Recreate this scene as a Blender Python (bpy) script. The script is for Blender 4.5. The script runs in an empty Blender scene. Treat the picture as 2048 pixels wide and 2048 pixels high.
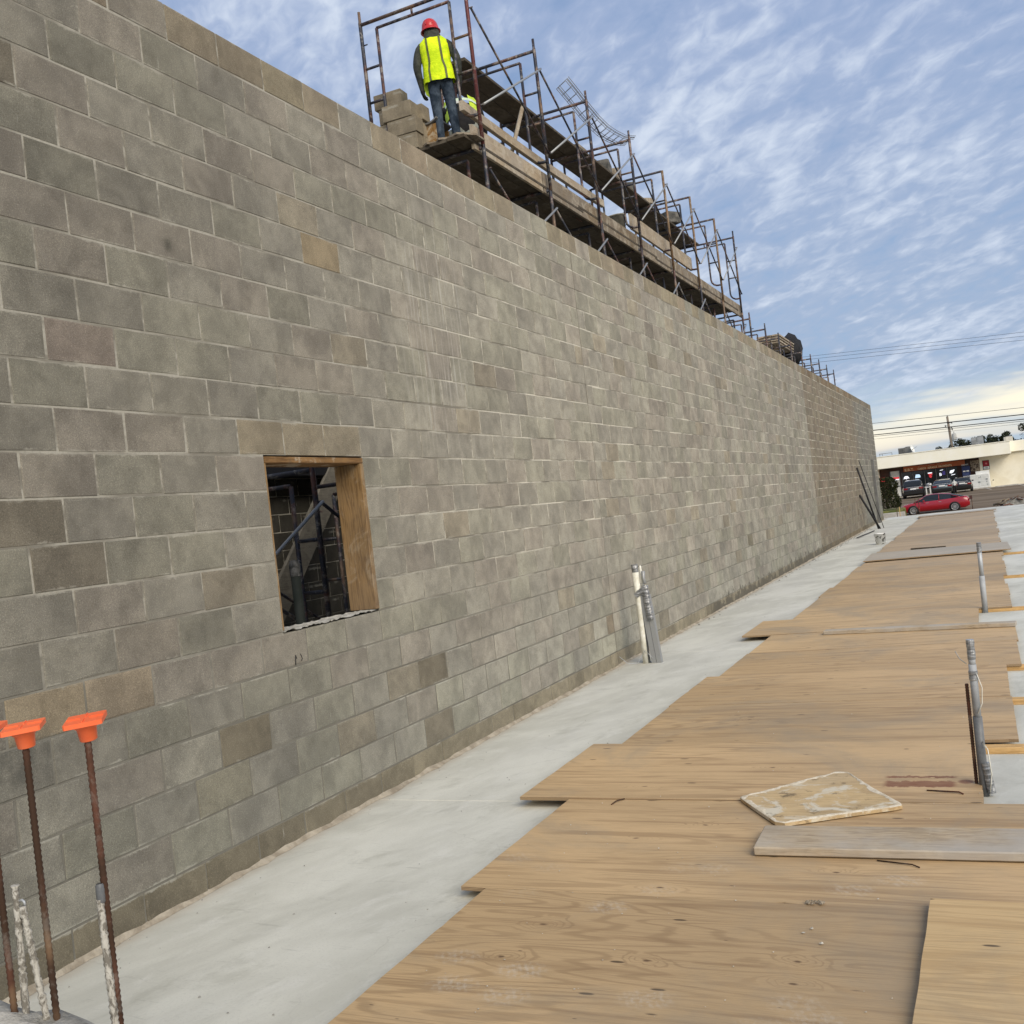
import bpy, math, random
from mathutils import Vector, Matrix, Euler
random.seed(7)
R = math.radians
S = bpy.context.scene
COL = S.collection

# ------------------------------------------------------------------ camera
cam = bpy.data.cameras.new("camera"); co = bpy.data.objects.new("camera", cam); COL.objects.link(co)
CX, CY, CZ = 3.6663, 0.0, 1.6469
YAW, PIT, ROL, FPX = R(24.8058), R(0.554), R(-6.669), 2030.94
fw = Vector((-math.sin(YAW)*math.cos(PIT), math.cos(YAW)*math.cos(PIT), math.sin(PIT)))
rt = Vector((math.cos(YAW), math.sin(YAW), 0)); up = rt.cross(fw)
r2 = rt*math.cos(ROL)+up*math.sin(ROL); u2 = -rt*math.sin(ROL)+up*math.cos(ROL)
co.matrix_world = Matrix(((r2.x, u2.x, -fw.x, CX), (r2.y, u2.y, -fw.y, CY), (r2.z, u2.z, -fw.z, CZ), (0, 0, 0, 1)))
cam.sensor_width = 36; cam.sensor_height = 36; cam.lens = FPX/2048*36
cam.clip_start = .05; cam.clip_end = 6000
S.camera = co
def project(p):
    d = Vector(p)-Vector((CX, CY, CZ)); w = d.dot(fw)
    if w < .1: return None
    return 1024+FPX*d.dot(r2)/w, 1024-FPX*d.dot(u2)/w, w

# ------------------------------------------------------------------ node helper
class NT:
    def __init__(s, tree): s.t = tree; s.N = tree.nodes; s.L = tree.links
    def new(s, typ, **kw):
        n = s.N.new(typ)
        for k, v in kw.items(): setattr(n, k, v)
        return n
    def put(s, sock, v):
        if v is None: return
        if isinstance(v, bpy.types.NodeSocket): s.L.new(v, sock)
        elif isinstance(v, (tuple, list)):
            if len(v) == 3 and len(sock.default_value) == 4: v = (*v, 1)
            sock.default_value = v
        else:
            try: sock.default_value = v
            except TypeError: sock.default_value = (v, v, v)
    def m(s, op, a, b=None, c=None, clamp=False):
        n = s.new('ShaderNodeMath', operation=op, use_clamp=clamp)
        s.put(n.inputs[0], a); s.put(n.inputs[1], b); s.put(n.inputs[2], c); return n.outputs[0]
    def vm(s, op, a, b=None):
        n = s.new('ShaderNodeVectorMath', operation=op); s.put(n.inputs[0], a)
        if b is not None: s.put(n.inputs[3 if op == 'SCALE' else 1], b)
        return n.outputs['Value' if op in ('LENGTH', 'DISTANCE') else 'Vector']
    def mix(s, f, a, b, mode='MIX'):
        n = s.new('ShaderNodeMix', data_type='RGBA', blend_type=mode); n.clamp_factor = True
        s.put(n.inputs[0], f); s.put(n.inputs[6], a); s.put(n.inputs[7], b); return n.outputs[2]
    def noise(s, v, scale=5, detail=3, rough=.5, dist=0, out=0):
        n = s.new('ShaderNodeTexNoise'); s.put(n.inputs['Vector'], v)
        for k, x in (('Scale', scale), ('Detail', detail), ('Roughness', rough), ('Distortion', dist)): s.put(n.inputs[k], x)
        return n.outputs[out]
    def vor(s, v, scale=5, feature='F1', out='Distance', rnd=1):
        n = s.new('ShaderNodeTexVoronoi', feature=feature); s.put(n.inputs['Vector'], v); s.put(n.inputs['Scale'], scale)
        s.put(n.inputs['Randomness'], rnd); return n.outputs[out]
    def map(s, v, scale=(1, 1, 1), loc=(0, 0, 0), rot=(0, 0, 0)):
        n = s.new('ShaderNodeMapping'); s.put(n.inputs[0], v); s.put(n.inputs[1], loc); s.put(n.inputs[2], rot); s.put(n.inputs[3], scale); return n.outputs[0]
    def ss(s, v, a, b):          # smoothstep
        n = s.new('ShaderNodeMapRange', interpolation_type='SMOOTHSTEP'); s.put(n.inputs[0], v); n.inputs[1].default_value = a; n.inputs[2].default_value = b
        return n.outputs[0]
    def sep(s, v):
        n = s.new('ShaderNodeSeparateXYZ'); s.put(n.inputs[0], v); return n.outputs
    def comb(s, x, y, z):
        n = s.new('ShaderNodeCombineXYZ'); s.put(n.inputs[0], x); s.put(n.inputs[1], y); s.put(n.inputs[2], z); return n.outputs[0]
    def ramp(s, f, stops):
        n = s.new('ShaderNodeValToRGB'); s.put(n.inputs[0], f); e = n.color_ramp.elements
        while len(e) < len(stops): e.new(.5)
        for i, (p, c) in enumerate(stops): e[i].position = p; e[i].color = (*c, 1) if len(c) == 3 else c
        return n.outputs[0]
    def bump(s, h, strength=.3, dist=.01):
        n = s.new('ShaderNodeBump'); s.put(n.inputs['Height'], h); n.inputs['Strength'].default_value = strength; n.inputs['Distance'].default_value = dist
        return n.outputs[0]
    def pos(s): return s.new('ShaderNodeNewGeometry').outputs['Position']
    def objinfo(s, o='Random'): return s.new('ShaderNodeObjectInfo').outputs[o]

MATS = {}
def mat(name, fn=None, color=(.5, .5, .5), rough=.7, metal=0., spec=.35):
    if name in MATS: return MATS[name]
    m = bpy.data.materials.new(name); m.use_nodes = True
    n = NT(m.node_tree); b = m.node_tree.nodes['Principled BSDF']
    b.inputs['Roughness'].default_value = rough; b.inputs['Metallic'].default_value = metal
    b.inputs['Specular IOR Level'].default_value = spec
    b.inputs['Base Color'].default_value = (*color, 1)
    if fn: fn(n, b)
    m.diffuse_color = (*color, 1)
    MATS[name] = m; return m

# ------------------------------------------------------------------ world + sun
W = bpy.data.worlds.new("World"); S.world = W; W.use_nodes = True
n = NT(W.node_tree); bg = W.node_tree.nodes['Background']
SUN_EL, SUN_AZ = R(34), R(131)          # azimuth measured from +y towards +x
sky = n.new('ShaderNodeTexSky', sky_type='NISHITA', sun_disc=False); sky.sun_elevation = SUN_EL; sky.sun_rotation = SUN_AZ
sky.air_density = 1.0; sky.dust_density = .6; sky.ozone_density = 1.6
tc = n.new('ShaderNodeTexCoord').outputs['Generated']
dx, dy, dz = n.sep(tc)
zz = n.m('ADD', n.m('MAXIMUM', dz, 0.), .27)
pv = n.comb(n.m('DIVIDE', dx, zz), n.m('DIVIDE', dy, zz), 0.)
pv = n.map(pv, (1, 1, 1), (3.1, 1.7, 0), (0, 0, R(38)))
pst = n.map(pv, (2.0, 2.0, 1), (0, 0, 0), (0, 0, R(0)))
big = n.noise(n.map(pst, (.6, 1, 1)), 1.15, 2, .5, .2)
mid = n.noise(n.map(pst, (.7, 1.15, 1), (4, 9, 0), (0, 0, R(-12))), 4.6, 4, .52, .5)
fin = n.noise(n.map(pst, (.75, 1.2, 1), (8, 2, 0), (0, 0, R(15))), 14., 4, .55, .5)
cov = n.m('ADD', n.m('MULTIPLY', big, .46), n.m('ADD', n.m('MULTIPLY', mid, .44), n.m('MULTIPLY', fin, .28)))
mask = n.ss(cov, .36, .64)
brt = n.ss(cov, .56, .78)
SK = 10.0
blue = n.mix(n.ss(dz, .0, .75), (.205*SK, .305*SK, .475*SK), (.175*SK, .255*SK, .43*SK))
blue = n.mix(.22, blue, sky.outputs[0])
cloud = n.mix(n.ss(dz, .02, .45), (.30*SK, .375*SK, .50*SK), (.275*SK, .345*SK, .50*SK))
cloud = n.mix(brt, cloud, (.50*SK, .56*SK, .66*SK))
c1 = n.mix(mask, blue, cloud)
hor = n.ss(n.m('SUBTRACT', 1., n.m('ADD', dz, n.m('MULTIPLY', n.m('SUBTRACT', mid, .5), .05))), .90, .945)
streak = n.noise(n.map(tc, (1.6, 1.6, 17), (0, 0, .83), (R(1.2), 0, 0)), 2.0, 4, .5, .2)
cream = n.mix(n.ss(streak, .40, .60), (.37*SK, .46*SK, .55*SK), (.84*SK, .77*SK, .60*SK))
cream = n.mix(n.ss(n.m('ADD', dz, n.m('MULTIPLY', n.m('SUBTRACT', streak, .5), .03)), .022, .046), n.mix(n.ss(streak, .45, .6), (.36*SK, .44*SK, .52*SK), (.60*SK, .56*SK, .50*SK)), cream)
c2 = n.mix(n.m('MULTIPLY', hor, .93), c1, cream)
n.L.new(c2, bg.inputs[0]); bg.inputs[1].default_value = 0.1
sl = bpy.data.lights.new("sun", 'SUN'); sl.energy = 2.55; sl.angle = R(42); sl.color = (1, .90, .74)
so = bpy.data.objects.new("sun", sl); COL.objects.link(so)
sd = Vector((math.sin(SUN_AZ)*math.cos(SUN_EL), math.cos(SUN_AZ)*math.cos(SUN_EL), math.sin(SUN_EL)))
so.rotation_euler = sd.to_track_quat('Z', 'Y').to_euler()
so.location = (8, 4, 12)
S.view_settings.view_transform = 'Standard'; S.view_settings.look = 'None'; S.view_settings.exposure = 0.42; S.view_settings.gamma = 1
S.view_settings.use_curve_mapping = False

# ------------------------------------------------------------------ mesh helpers
WL = {}
class MB:
    def __init__(s): s.v = []; s.f = []; s.mi = []; s.sm = []
    def add(s, vs, fs, mi=0, sm=False):
        b = len(s.v); s.v += [tuple(v) for v in vs]
        for f in fs: s.f.append(tuple(b+i for i in f)); s.mi.append(mi); s.sm.append(sm)
        return s
    def box(s, a, b, mi=0, M=None, bev=0.):
        x0, y0, z0 = a; x1, y1, z1 = b
        if bev <= 0:
            vs = [Vector(p) for p in ((x0, y0, z0), (x1, y0, z0), (x1, y1, z0), (x0, y1, z0), (x0, y0, z1), (x1, y0, z1), (x1, y1, z1), (x0, y1, z1))]
            fs = [(3, 2, 1, 0), (4, 5, 6, 7), (0, 1, 5, 4), (1, 2, 6, 5), (2, 3, 7, 6), (3, 0, 4, 7)]
        else:   # chamfered top and bottom rims and vertical edges
            e = bev
            def ring(z, i):
                return [(x0+e+i, y0+i, z), (x1-e-i, y0+i, z), (x1-i, y0+e+i, z), (x1-i, y1-e-i, z), (x1-e-i, y1-i, z), (x0+e+i, y1-i, z), (x0+i, y1-e-i, z), (x0+i, y0+e+i, z)]
            vs = [Vector(p) for p in ring(z0, e)+ring(z0+e, 0)+ring(z1-e, 0)+ring(z1, e)]
            fs = [tuple(range(7, -1, -1)), tuple(range(24, 32))]
            for k in range(3):
                for i in range(8): j = (i+1) % 8; fs.append((k*8+i, k*8+j, k*8+8+j, k*8+8+i))
        if M: vs = [M @ v for v in vs]
        return s.add(vs, fs, mi)
    def path(s, pts, r, seg=6, mi=0, caps=True, sm=True):
        pts = [Vector(p) for p in pts]; rr = r if isinstance(r, (list, tuple)) else [r]*len(pts)
        vs = []; N = len(pts); prev = None
        for i, p in enumerate(pts):
            d = (pts[min(i+1, N-1)]-pts[max(i-1, 0)]).normalized()
            if prev is None:
                a = d.cross(Vector((0, 0, 1)));
                if a.length < .05: a = d.cross(Vector((1, 0, 0)))
                a.normalize()
            else: a = (prev-d*prev.dot(d)).normalized()
            prev = a; b = d.cross(a)
            for k in range(seg):
                t = 2*math.pi*k/seg; vs.append(p+(a*math.cos(t)+b*math.sin(t))*rr[i])
        fs = []
        for i in range(N-1):
            for k in range(seg):
                l = (k+1) % seg; fs.append((i*seg+k, i*seg+l, i*seg+seg+l, i*seg+seg+k))
        s.add(vs, fs, mi, sm)
        if caps:
            b = len(s.v)-N*seg
            s.f.append(tuple(b+k for k in range(seg-1, -1, -1))); s.mi.append(mi); s.sm.append(False)
            s.f.append(tuple(b+(N-1)*seg+k for k in range(seg))); s.mi.append(mi); s.sm.append(False)
        return s
    def lathe(s, prof, c=(0, 0, 0), seg=16, mi=0, M=None, sm=True, sx=1, sy=1):
        vs = []; c = Vector(c)
        for r, z in prof:
            for k in range(seg):
                t = 2*math.pi*k/seg; v = Vector((r*sx*math.cos(t), r*sy*math.sin(t), z)); v = M @ v if M else v; vs.append(v+c)
        fs = []
        for i in range(len(prof)-1):
            for k in range(seg):
                l = (k+1) % seg; fs.append((i*seg+k, i*seg+l, i*seg+seg+l, i*seg+seg+k))
        return s.add(vs, fs, mi, sm)
    def prism(s, poly, h0, h1, axis='z', mi=0, M=None):
        N = len(poly)
        def P(a, b, h): return Vector((a, b, h) if axis == 'z' else (h, a, b) if axis == 'x' else (a, h, b))
        vs = [P(a, b, h0) for a, b in poly]+[P(a, b, h1) for a, b in poly]
        if M: vs = [M @ v for v in vs]
        fs = [tuple(range(N-1, -1, -1)), tuple(range(N, 2*N))]+[(i, (i+1) % N, N+(i+1) % N, N+i) for i in range(N)]
        return s.add(vs, fs, mi)
    def mesh(s, name, mats, off=Vector((0, 0, 0)), fix=True):
        me = bpy.data.meshes.new(name); me.from_pydata([tuple(Vector(v)-off) for v in s.v], [], s.f)
        for m in (mats if isinstance(mats, (list, tuple)) else [mats]): me.materials.append(m)
        me.polygons.foreach_set('material_index', s.mi); me.polygons.foreach_set('use_smooth', s.sm)
        if fix:
            import bmesh
            bm = bmesh.new(); bm.from_mesh(me); bmesh.ops.recalc_face_normals(bm, faces=bm.faces); bm.to_mesh(me); bm.free()
        me.update(); return me
    def build(s, name, mats, parent=None, local=False, fix=True):
        off = Vector((0, 0, 0)) if (parent is None or local) else WL.get(parent.name, Vector((0, 0, 0)))
        return link(name, s.mesh(name, mats, off, fix), parent)
def link(name, me, parent=None):
    o = bpy.data.objects.new(name, me); COL.objects.link(o)
    if parent is not None: o.parent = parent; WL[o.name] = WL.get(parent.name, Vector((0, 0, 0)))
    return o
def thing(name, label, cat, loc=(0, 0, 0), rz=0., group=None):
    o = bpy.data.objects.new(name, None); COL.objects.link(o); o.location = loc; o.rotation_euler = (0, 0, rz); o.empty_display_size = .2
    WL[o.name] = Vector(loc); return tag(o, label, cat, group)
def tag(o, label=None, cat=None, group=None, kind=None):
    if label: o['label'] = label
    if cat: o['category'] = cat
    if group: o['group'] = group
    if kind: o['kind'] = kind
    return o
def dup(root, loc, rz=None, label=None, group=None):
    c = root.copy(); COL.objects.link(c); c.location = loc
    if rz is not None: c.rotation_euler = (0, 0, rz)
    if label: c['label'] = label
    if group: c['group'] = group
    def kids(a, b):
        for ch in list(a.children):
            if ch.name in SKIP: continue
            d = ch.copy(); COL.objects.link(d); d.parent = b; kids(ch, d)
    kids(root, c); return c
SKIP = set()
ORD = ['first', 'second', 'third', 'fourth', 'fifth', 'sixth', 'seventh', 'eighth', 'ninth', 'tenth', 'eleventh', 'twelfth', 'thirteenth', 'fourteenth', 'fifteenth', 'sixteenth',
       'seventeenth', 'eighteenth', 'nineteenth', 'twentieth', 'twenty first', 'twenty second', 'twenty third', 'twenty fourth', 'twenty fifth', 'twenty sixth', 'twenty seventh', 'twenty eighth', 'twenty ninth', 'thirtieth', 'thirty first', 'thirty second', 'thirty third', 'thirty fourth', 'thirty fifth']

# ------------------------------------------------------------------ materials
ZB_, HC_ = .155, .2032
def m_block(n, b):
    p = n.pos(); x, y, z = n.sep(p)
    a = n.new('ShaderNodeAttribute', attribute_name='tint').outputs['Color']
    t = n.mix(1., a, n.objinfo('Color'), 'MULTIPLY')
    big = n.noise(p, 1.6, 4, .6); med = n.noise(p, 9, 5, .65); fin = n.noise(p, 150, 3, .7); gr = n.noise(p, 420, 2, .6)
    c = n.mix(1., t, (.300, .281, .240), 'MULTIPLY')
    c = n.mix(n.ss(big, .35, .65), n.mix(1., c, (.90, .90, .90), 'MULTIPLY'), n.mix(1., c, (1.10, 1.10, 1.08), 'MULTIPLY'))
    c = n.mix(n.ss(n.noise(n.vm('ADD', p, n.vm('SCALE', t, 7.)), 4.2, 4, .65, .4), .36, .64), n.mix(1., c, (.86, .86, .85), 'MULTIPLY'), n.mix(1., c, (1.13, 1.13, 1.11), 'MULTIPLY'))
    c = n.mix(n.m('MULTIPLY', n.ss(med, .42, .75), .65), c, n.mix(1., c, (.78, .77, .76), 'MULTIPLY'))
    c = n.mix(n.m('MULTIPLY', n.ss(fin, .48, .70), .8), c, n.mix(1., c, (1.55, 1.55, 1.52), 'MULTIPLY'))
    c = n.mix(n.m('MULTIPLY', n.ss(gr, .50, .66), .85), c, n.mix(1., c, (.52, .51, .50), 'MULTIPLY'))
    jz = n.m('MULTIPLY', n.m('ABSOLUTE', n.m('SUBTRACT', n.m('FRACT', n.m('ADD', n.m('DIVIDE', n.m('SUBTRACT', z, ZB_), HC_), .5)), .5)), HC_)
    sm = n.m('MULTIPLY', n.m('SUBTRACT', 1., n.ss(n.m('ADD', jz, n.m('MULTIPLY', n.m('SUBTRACT', .5, n.noise(p, 26, 5, .7)), .05)), .008, .017)), n.ss(n.noise(p, 3.3, 3, .6), .50, .62))
    c = n.mix(n.m('MULTIPLY', sm, .60), c, (.40, .38, .32))
    # cooler lower courses; browner far bay
    low = n.m('MULTIPLY', n.ss(n.m('SUBTRACT', 1.6, z), -.2, 1.5), .55)
    c = n.mix(low, c, n.mix(1., c, (.96, 1.0, 1.03), 'MULTIPLY'))
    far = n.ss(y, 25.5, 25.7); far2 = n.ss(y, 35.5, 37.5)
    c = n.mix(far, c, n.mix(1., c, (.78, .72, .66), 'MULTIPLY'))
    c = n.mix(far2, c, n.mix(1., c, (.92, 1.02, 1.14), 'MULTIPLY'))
    # pale efflorescence runs below grouted cells
    sv = n.noise(n.map(p, (1, 13, .55)), 2.4, 4, .6)
    zone = n.m('ADD', n.m('MULTIPLY', n.m('MULTIPLY', n.ss(y, 6.2, 6.7), n.ss(n.m('SUBTRACT', 7.7, y), 0., .5)), n.m('MULTIPLY', n.ss(z, 1.9, 2.9), n.ss(n.m('SUBTRACT', 4.3, z), 0., .6))),
               n.m('MULTIPLY', n.m('MULTIPLY', n.ss(y, 14., 17.), .4), n.ss(z, 1., 3.)))
    c = n.mix(n.m('MULTIPLY', n.m('MULTIPLY', zone, n.ss(sv, .50, .68)), .36), c, (.62, .60, .54))
    sv2 = n.noise(n.map(p, (1, 9, 1.3), (3, 1, 5)), 3.0, 5, .65)
    c = n.mix(n.m('MULTIPLY', n.ss(sv2, .66, .80), .50), c, (.60, .58, .53))
    # dark drips, rust patch, footing damp
    sv3 = n.noise(n.map(p, (1, 7, .8), (9, 4, 2)), 2.2, 3, .6)
    c = n.mix(n.m('MULTIPLY', n.ss(sv3, .66, .80), .22), c, n.mix(1., c, (.55, .55, .5), 'MULTIPLY'))
    wet = n.m('MULTIPLY', n.ss(n.m('ADD', n.m('SUBTRACT', .205, z), n.m('MULTIPLY', n.m('SUBTRACT', n.noise(p, 3.2, 4, .7), .53), .9)), .02, .07), n.m('MULTIPLY', n.ss(y, 14.2, 14.5), n.ss(n.m('SUBTRACT', 33., y), 0., 8.)))
    c = n.mix(n.m('MULTIPLY', wet, .8), c, (.10, .092, .075))
    dsp = n.m('SUBTRACT', 1., n.ss(n.vm('DISTANCE', p, (.0, 4.09, 3.28)), .005, .06))
    c = n.mix(n.m('MULTIPLY', n.m('MULTIPLY', dsp, n.noise(p, 30, 3, .6)), 1.0), c, (.05, .05, .04))
    smu = n.m('SUBTRACT', 1., n.ss(n.vm('DISTANCE', n.map(p, (1, .7, 1.6)), (0, 2.03, 1.44)), .03, .30))
    c = n.mix(n.m('MULTIPLY', n.m('MULTIPLY', smu, n.ss(n.noise(p, 12, 5, .7), .35, .6)), .55), c, (.07, .07, .062))
    n.L.new(c, b.inputs['Base Color']); b.inputs['Roughness'].default_value = .93; b.inputs['Specular IOR Level'].default_value = .15
    h = n.m('ADD', n.m('MULTIPLY', fin, .6), n.m('MULTIPLY', gr, .6)); n.L.new(n.bump(h, .9, .005), b.inputs['Normal'])
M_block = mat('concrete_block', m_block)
def m_mortar(n, b):
    p = n.pos(); x, y, z = n.sep(p)
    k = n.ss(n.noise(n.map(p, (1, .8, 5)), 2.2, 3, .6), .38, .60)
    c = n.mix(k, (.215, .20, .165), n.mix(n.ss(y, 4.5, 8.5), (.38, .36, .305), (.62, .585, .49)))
    c = n.mix(n.m('MULTIPLY', n.ss(n.m('SUBTRACT', 1.5, z), -.2, .7), .85), c, (.15, .143, .12))  # lower joints: shadow of the tooled recess put into the mortar colour
    c = n.mix(n.m('MULTIPLY', n.ss(n.noise(p, 60, 3, .7), .45, .7), .35), c, (.2, .19, .165))
    n.L.new(c, b.inputs['Base Color']); b.inputs['Roughness'].default_value = .95; b.inputs['Specular IOR Level'].default_value = .1
    n.L.new(n.bump(n.noise(p, 70, 4, .7), .8, .006), b.inputs['Normal'])
M_mortar = mat('mortar', m_mortar)
def m_slab(n, b):
    p = n.pos(); x, y, z = n.sep(p)
    q = n.map(p, (1, 1, 1), (0, 0, 0), (0, 0, R(18)))
    q = n.map(q, (1, .45, 1))
    a = n.noise(q, 1.3, 6, .62, .3); c2 = n.noise(q, 5.5, 7, .68, .4); f = n.noise(p, 90, 3, .7)
    c = n.mix(n.ss(a, .36, .66), (.49, .485, .425), (.645, .64, .57))
    c = n.mix(n.m('MULTIPLY', n.ss(c2, .5, .72), .6), c, (.66, .655, .60))
    c = n.mix(n.m('MULTIPLY', n.ss(n.noise(n.map(q, (1, 1, 1), (5, 3, 0)), 3.1, 7, .7, .5), .52, .72), .45), c, (.33, .325, .27))
    c = n.mix(n.m('MULTIPLY', n.ss(n.noise(n.map(p, (.4, .08, 1)), 1., 3), .45, .6), .25), c, (.50, .50, .50))
    c = n.mix(n.m('MULTIPLY', n.ss(f, .5, .72), .32), c, (.38, .38, .35))
    sp = n.vor(n.map(p, (1, 1, 0)), 9.)
    c = n.mix(n.m('MULTIPLY', n.m('SUBTRACT', 1., n.ss(sp, .018, .05)), n.ss(n.noise(p, 2.2, 2), .48, .6)), c, (.17, .16, .14))
    sc_ = n.noise(n.map(p, (.5, 5, 1), (0, 0, 0), (0, 0, R(-35))), 6, 4, .7, .8)
    c = n.mix(n.m('MULTIPLY', n.ss(sc_, .60, .72), .35), c, (.30, .295, .26))
    ck = n.vor(n.map(n.vm('ADD', p, n.vm('SCALE', n.noise(p, 3, 4, .6, 0, 1), .35)), (1, 1, 0)), .55, 'DISTANCE_TO_EDGE')
    c = n.mix(n.m('MULTIPLY', n.m('SUBTRACT', 1., n.ss(ck, .0008, .0032)), n.m('MULTIPLY', n.ss(n.noise(p, .9, 2), .50, .60), .14)), c, (.20, .19, .165))
    edge = n.m('SUBTRACT', 1., n.ss(n.m('ADD', x, n.m('MULTIPLY', n.noise(p, 5, 4, .7), .14)), .06, .20))
    c = n.mix(n.m('MULTIPLY', edge, .6), c, (.42, .36, .28))
    n.L.new(c, b.inputs['Base Color']); b.inputs['Roughness'].default_value = .82; b.inputs['Specular IOR Level'].default_value = .25
    n.L.new(n.bump(n.m('ADD', c2, n.m('MULTIPLY', f, .3)), .25, .006), b.inputs['Normal'])
M_slab = mat('smooth_concrete', m_slab, color=(.5, .5, .48))

FOOT = [(1.70, 4.22, .3), (1.69, 3.92, .25), (2.12, 3.82, .9), (2.00, 3.23, 1.1), (1.80, 3.09, 1.1), (2.02, 3.04, .9), (2.44, 4.29, .5), (2.30, 4.28, .35), (2.50, 3.11, .9), (1.71, 3.29, .8), (1.48, 4.34, .4), (2.27, 4.02, .5),
        (3.20, 4.24, .8), (3.03, 4.12, .7), (2.97, 3.17, .6), (3.04, 3.08, .8), (2.9, 3.0, .6)]
KNOT = [(2.42, 3.38), (1.88, 3.32), (2.26, 4.87), (1.97, 4.65), (2.93, 3.46), (2.94, 3.30), (2.27, 4.05), (1.92, 3.62), (2.4, 5.9), (1.75, 5.5), (3.1, 6.3), (2.0, 7.2), (2.95, 4.30), (3.4, 3.8)]
def m_ply(base, dark, seed, weathered=0., marks=True):
    def f(n, b):
        p = n.pos(); x, y, z = n.sep(p)
        rnd = n.objinfo(); off = n.comb(n.m('MULTIPLY', rnd, 37.), n.m('MULTIPLY', rnd, 91.), n.m('MULTIPLY', rnd, 11.))
        q = n.vm('ADD', n.map(p, (1, 1, .2), (seed, seed*2, 0)), off)
        # cathedral grain: contour lines of a stretched height field
        hgt = n.noise(n.map(q, (.26, 2.6, 1)), 1.1, 2.0, .5, .15)
        if marks:
            kv = None
            for kx, ky in KNOT:
                d = n.vm('LENGTH', n.map(n.vm('SUBTRACT', n.vm('ADD', p, n.vm('SCALE', n.vm('SUBTRACT', n.noise(p, 6, 3, .6, 0, 1), (.5, .5, .5)), .09)), (kx, ky, .055)), (1, 2.1+.5*math.sin(kx*9), 0)))
                g = n.m('POWER', 2.718, n.m('MULTIPLY', n.m('MULTIPLY', d, d), -150.))
                kv = g if kv is None else n.m('ADD', kv, g)
            hgt = n.m('ADD', hgt, n.m('MULTIPLY', kv, .17))
        vd = n.vor(n.map(q, (.45, 1.3, 0)), 1.15)
        hgt = n.m('ADD', hgt, n.m('MULTIPLY', n.m('POWER', 2.718, n.m('MULTIPLY', n.m('MULTIPLY', vd, vd), -230.)), .14))
        wv = n.m('SINE', n.m('MULTIPLY', n.m('ADD', hgt, n.m('MULTIPLY', n.noise(n.map(q, (.6, 9, 1)), 3, 3), .035)), 150.))
        wv = n.ss(wv, .30, 1.)
        band = n.noise(n.map(q, (.35, 6, 1)), 2.4, 4, .6)
        fib = n.noise(n.map(q, (3, 110, 1)), 2.2, 4, .7)
        tone = n.noise(n.map(q, (.5, 1, 1)), .9, 4, .6)
        c = n.mix(n.ss(tone, .35, .65), tuple(v*.90 for v in base), tuple(v*1.10 for v in base))
        c = n.mix(n.m('MULTIPLY', wv, n.m('MULTIPLY', n.ss(n.noise(q, 1.1, 2), .36, .62), .42)), c, dark)
        c = n.mix(n.m('MULTIPLY', n.ss(band, .49, .66), .55), c, tuple(v*1.1 for v in dark))
        c = n.mix(n.m('MULTIPLY', n.ss(fib, .48, .70), .62), c, tuple(v*.62 for v in base))
        c = n.mix(n.m('MULTIPLY', n.ss(fib, .52, .30), .16), c, tuple(min(1, v*1.3) for v in base))
        # small dark pitch pockets, stretched with the grain
        v2 = n.vor(n.map(q, (1.3, 4.6, 0)), 1.9)
        v3 = n.vor(n.map(q, (1.3, 4.6, 0), (7, 3, 0)), 3.1)
        pk = n.m('ADD', n.m('SUBTRACT', 1., n.ss(v2, .05, .085)), n.m('MULTIPLY', n.m('SUBTRACT', 1., n.ss(v3, .02, .05)), n.ss(n.noise(q, 1.3), .47, .53)), clamp=True)
        c = n.mix(n.m('MULTIPLY', pk, .85), c, (.055, .036, .022))
        # grime and grey weathering, pale cement dust
        gm = n.noise(n.map(p, (1, 1, 0), (seed, 4, 0)), .8, 6, .65, .6)
        c = n.mix(n.m('MULTIPLY', n.ss(gm, .44, .68), .46), c, (.235, .215, .175))
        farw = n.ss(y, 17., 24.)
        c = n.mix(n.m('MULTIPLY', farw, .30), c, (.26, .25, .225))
        if marks:
            fm = None
            for i, (kx, ky, s) in enumerate(FOOT):
                d = n.vm('LENGTH', n.map(n.vm('SUBTRACT', p, (kx, ky, .055)), (7.5, 11., 0), (0, 0, 0), (0, 0, R((i*47) % 180))))
                g = n.m('MULTIPLY', n.m('SUBTRACT', 1., n.ss(d, .35, .95)), s)
                fm = g if fm is None else n.m('MAXIMUM', fm, g)
            tread = n.ss(n.m('SINE', n.m('MULTIPLY', n.m('ADD', n.m('ADD', x, n.m('MULTIPLY', y, .6)), n.m('MULTIPLY', n.noise(p, 9, 2), .05)), 240.)), -.3, .4)
            tread = n.m('MULTIPLY', n.m('ADD', n.m('MULTIPLY', tread, .45), .5), n.ss(n.noise(p, 34, 5, .7), .40, .60))
            c = n.mix(n.m('MULTIPLY', n.m('MULTIPLY', fm, tread), .40), c, (.60, .56, .48))
            # red-brown smear with a bent edge
            sx = n.m('MULTIPLY', n.ss(x, 3.02, 3.06), n.ss(n.m('SUBTRACT', 3.40, x), 0., .04))
            nz = n.m('MULTIPLY', n.m('SUBTRACT', n.noise(p, 28, 4, .7), .5), .10)
            yb = n.m('ADD', y, nz)
            sy = n.m('MAXIMUM', n.m('MULTIPLY', n.ss(yb, 5.69, 5.70), n.ss(n.m('SUBTRACT', 5.74, yb), 0., .01)), n.m('MULTIPLY', n.ss(yb, 5.52, 5.54), n.ss(n.m('SUBTRACT', 5.64, yb), 0., .01)))
            bl = n.m('SUBTRACT', 1., n.ss(n.vm('LENGTH', n.vm('SUBTRACT', p, (3.43, 5.63, .055))), .025, .05))
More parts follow.
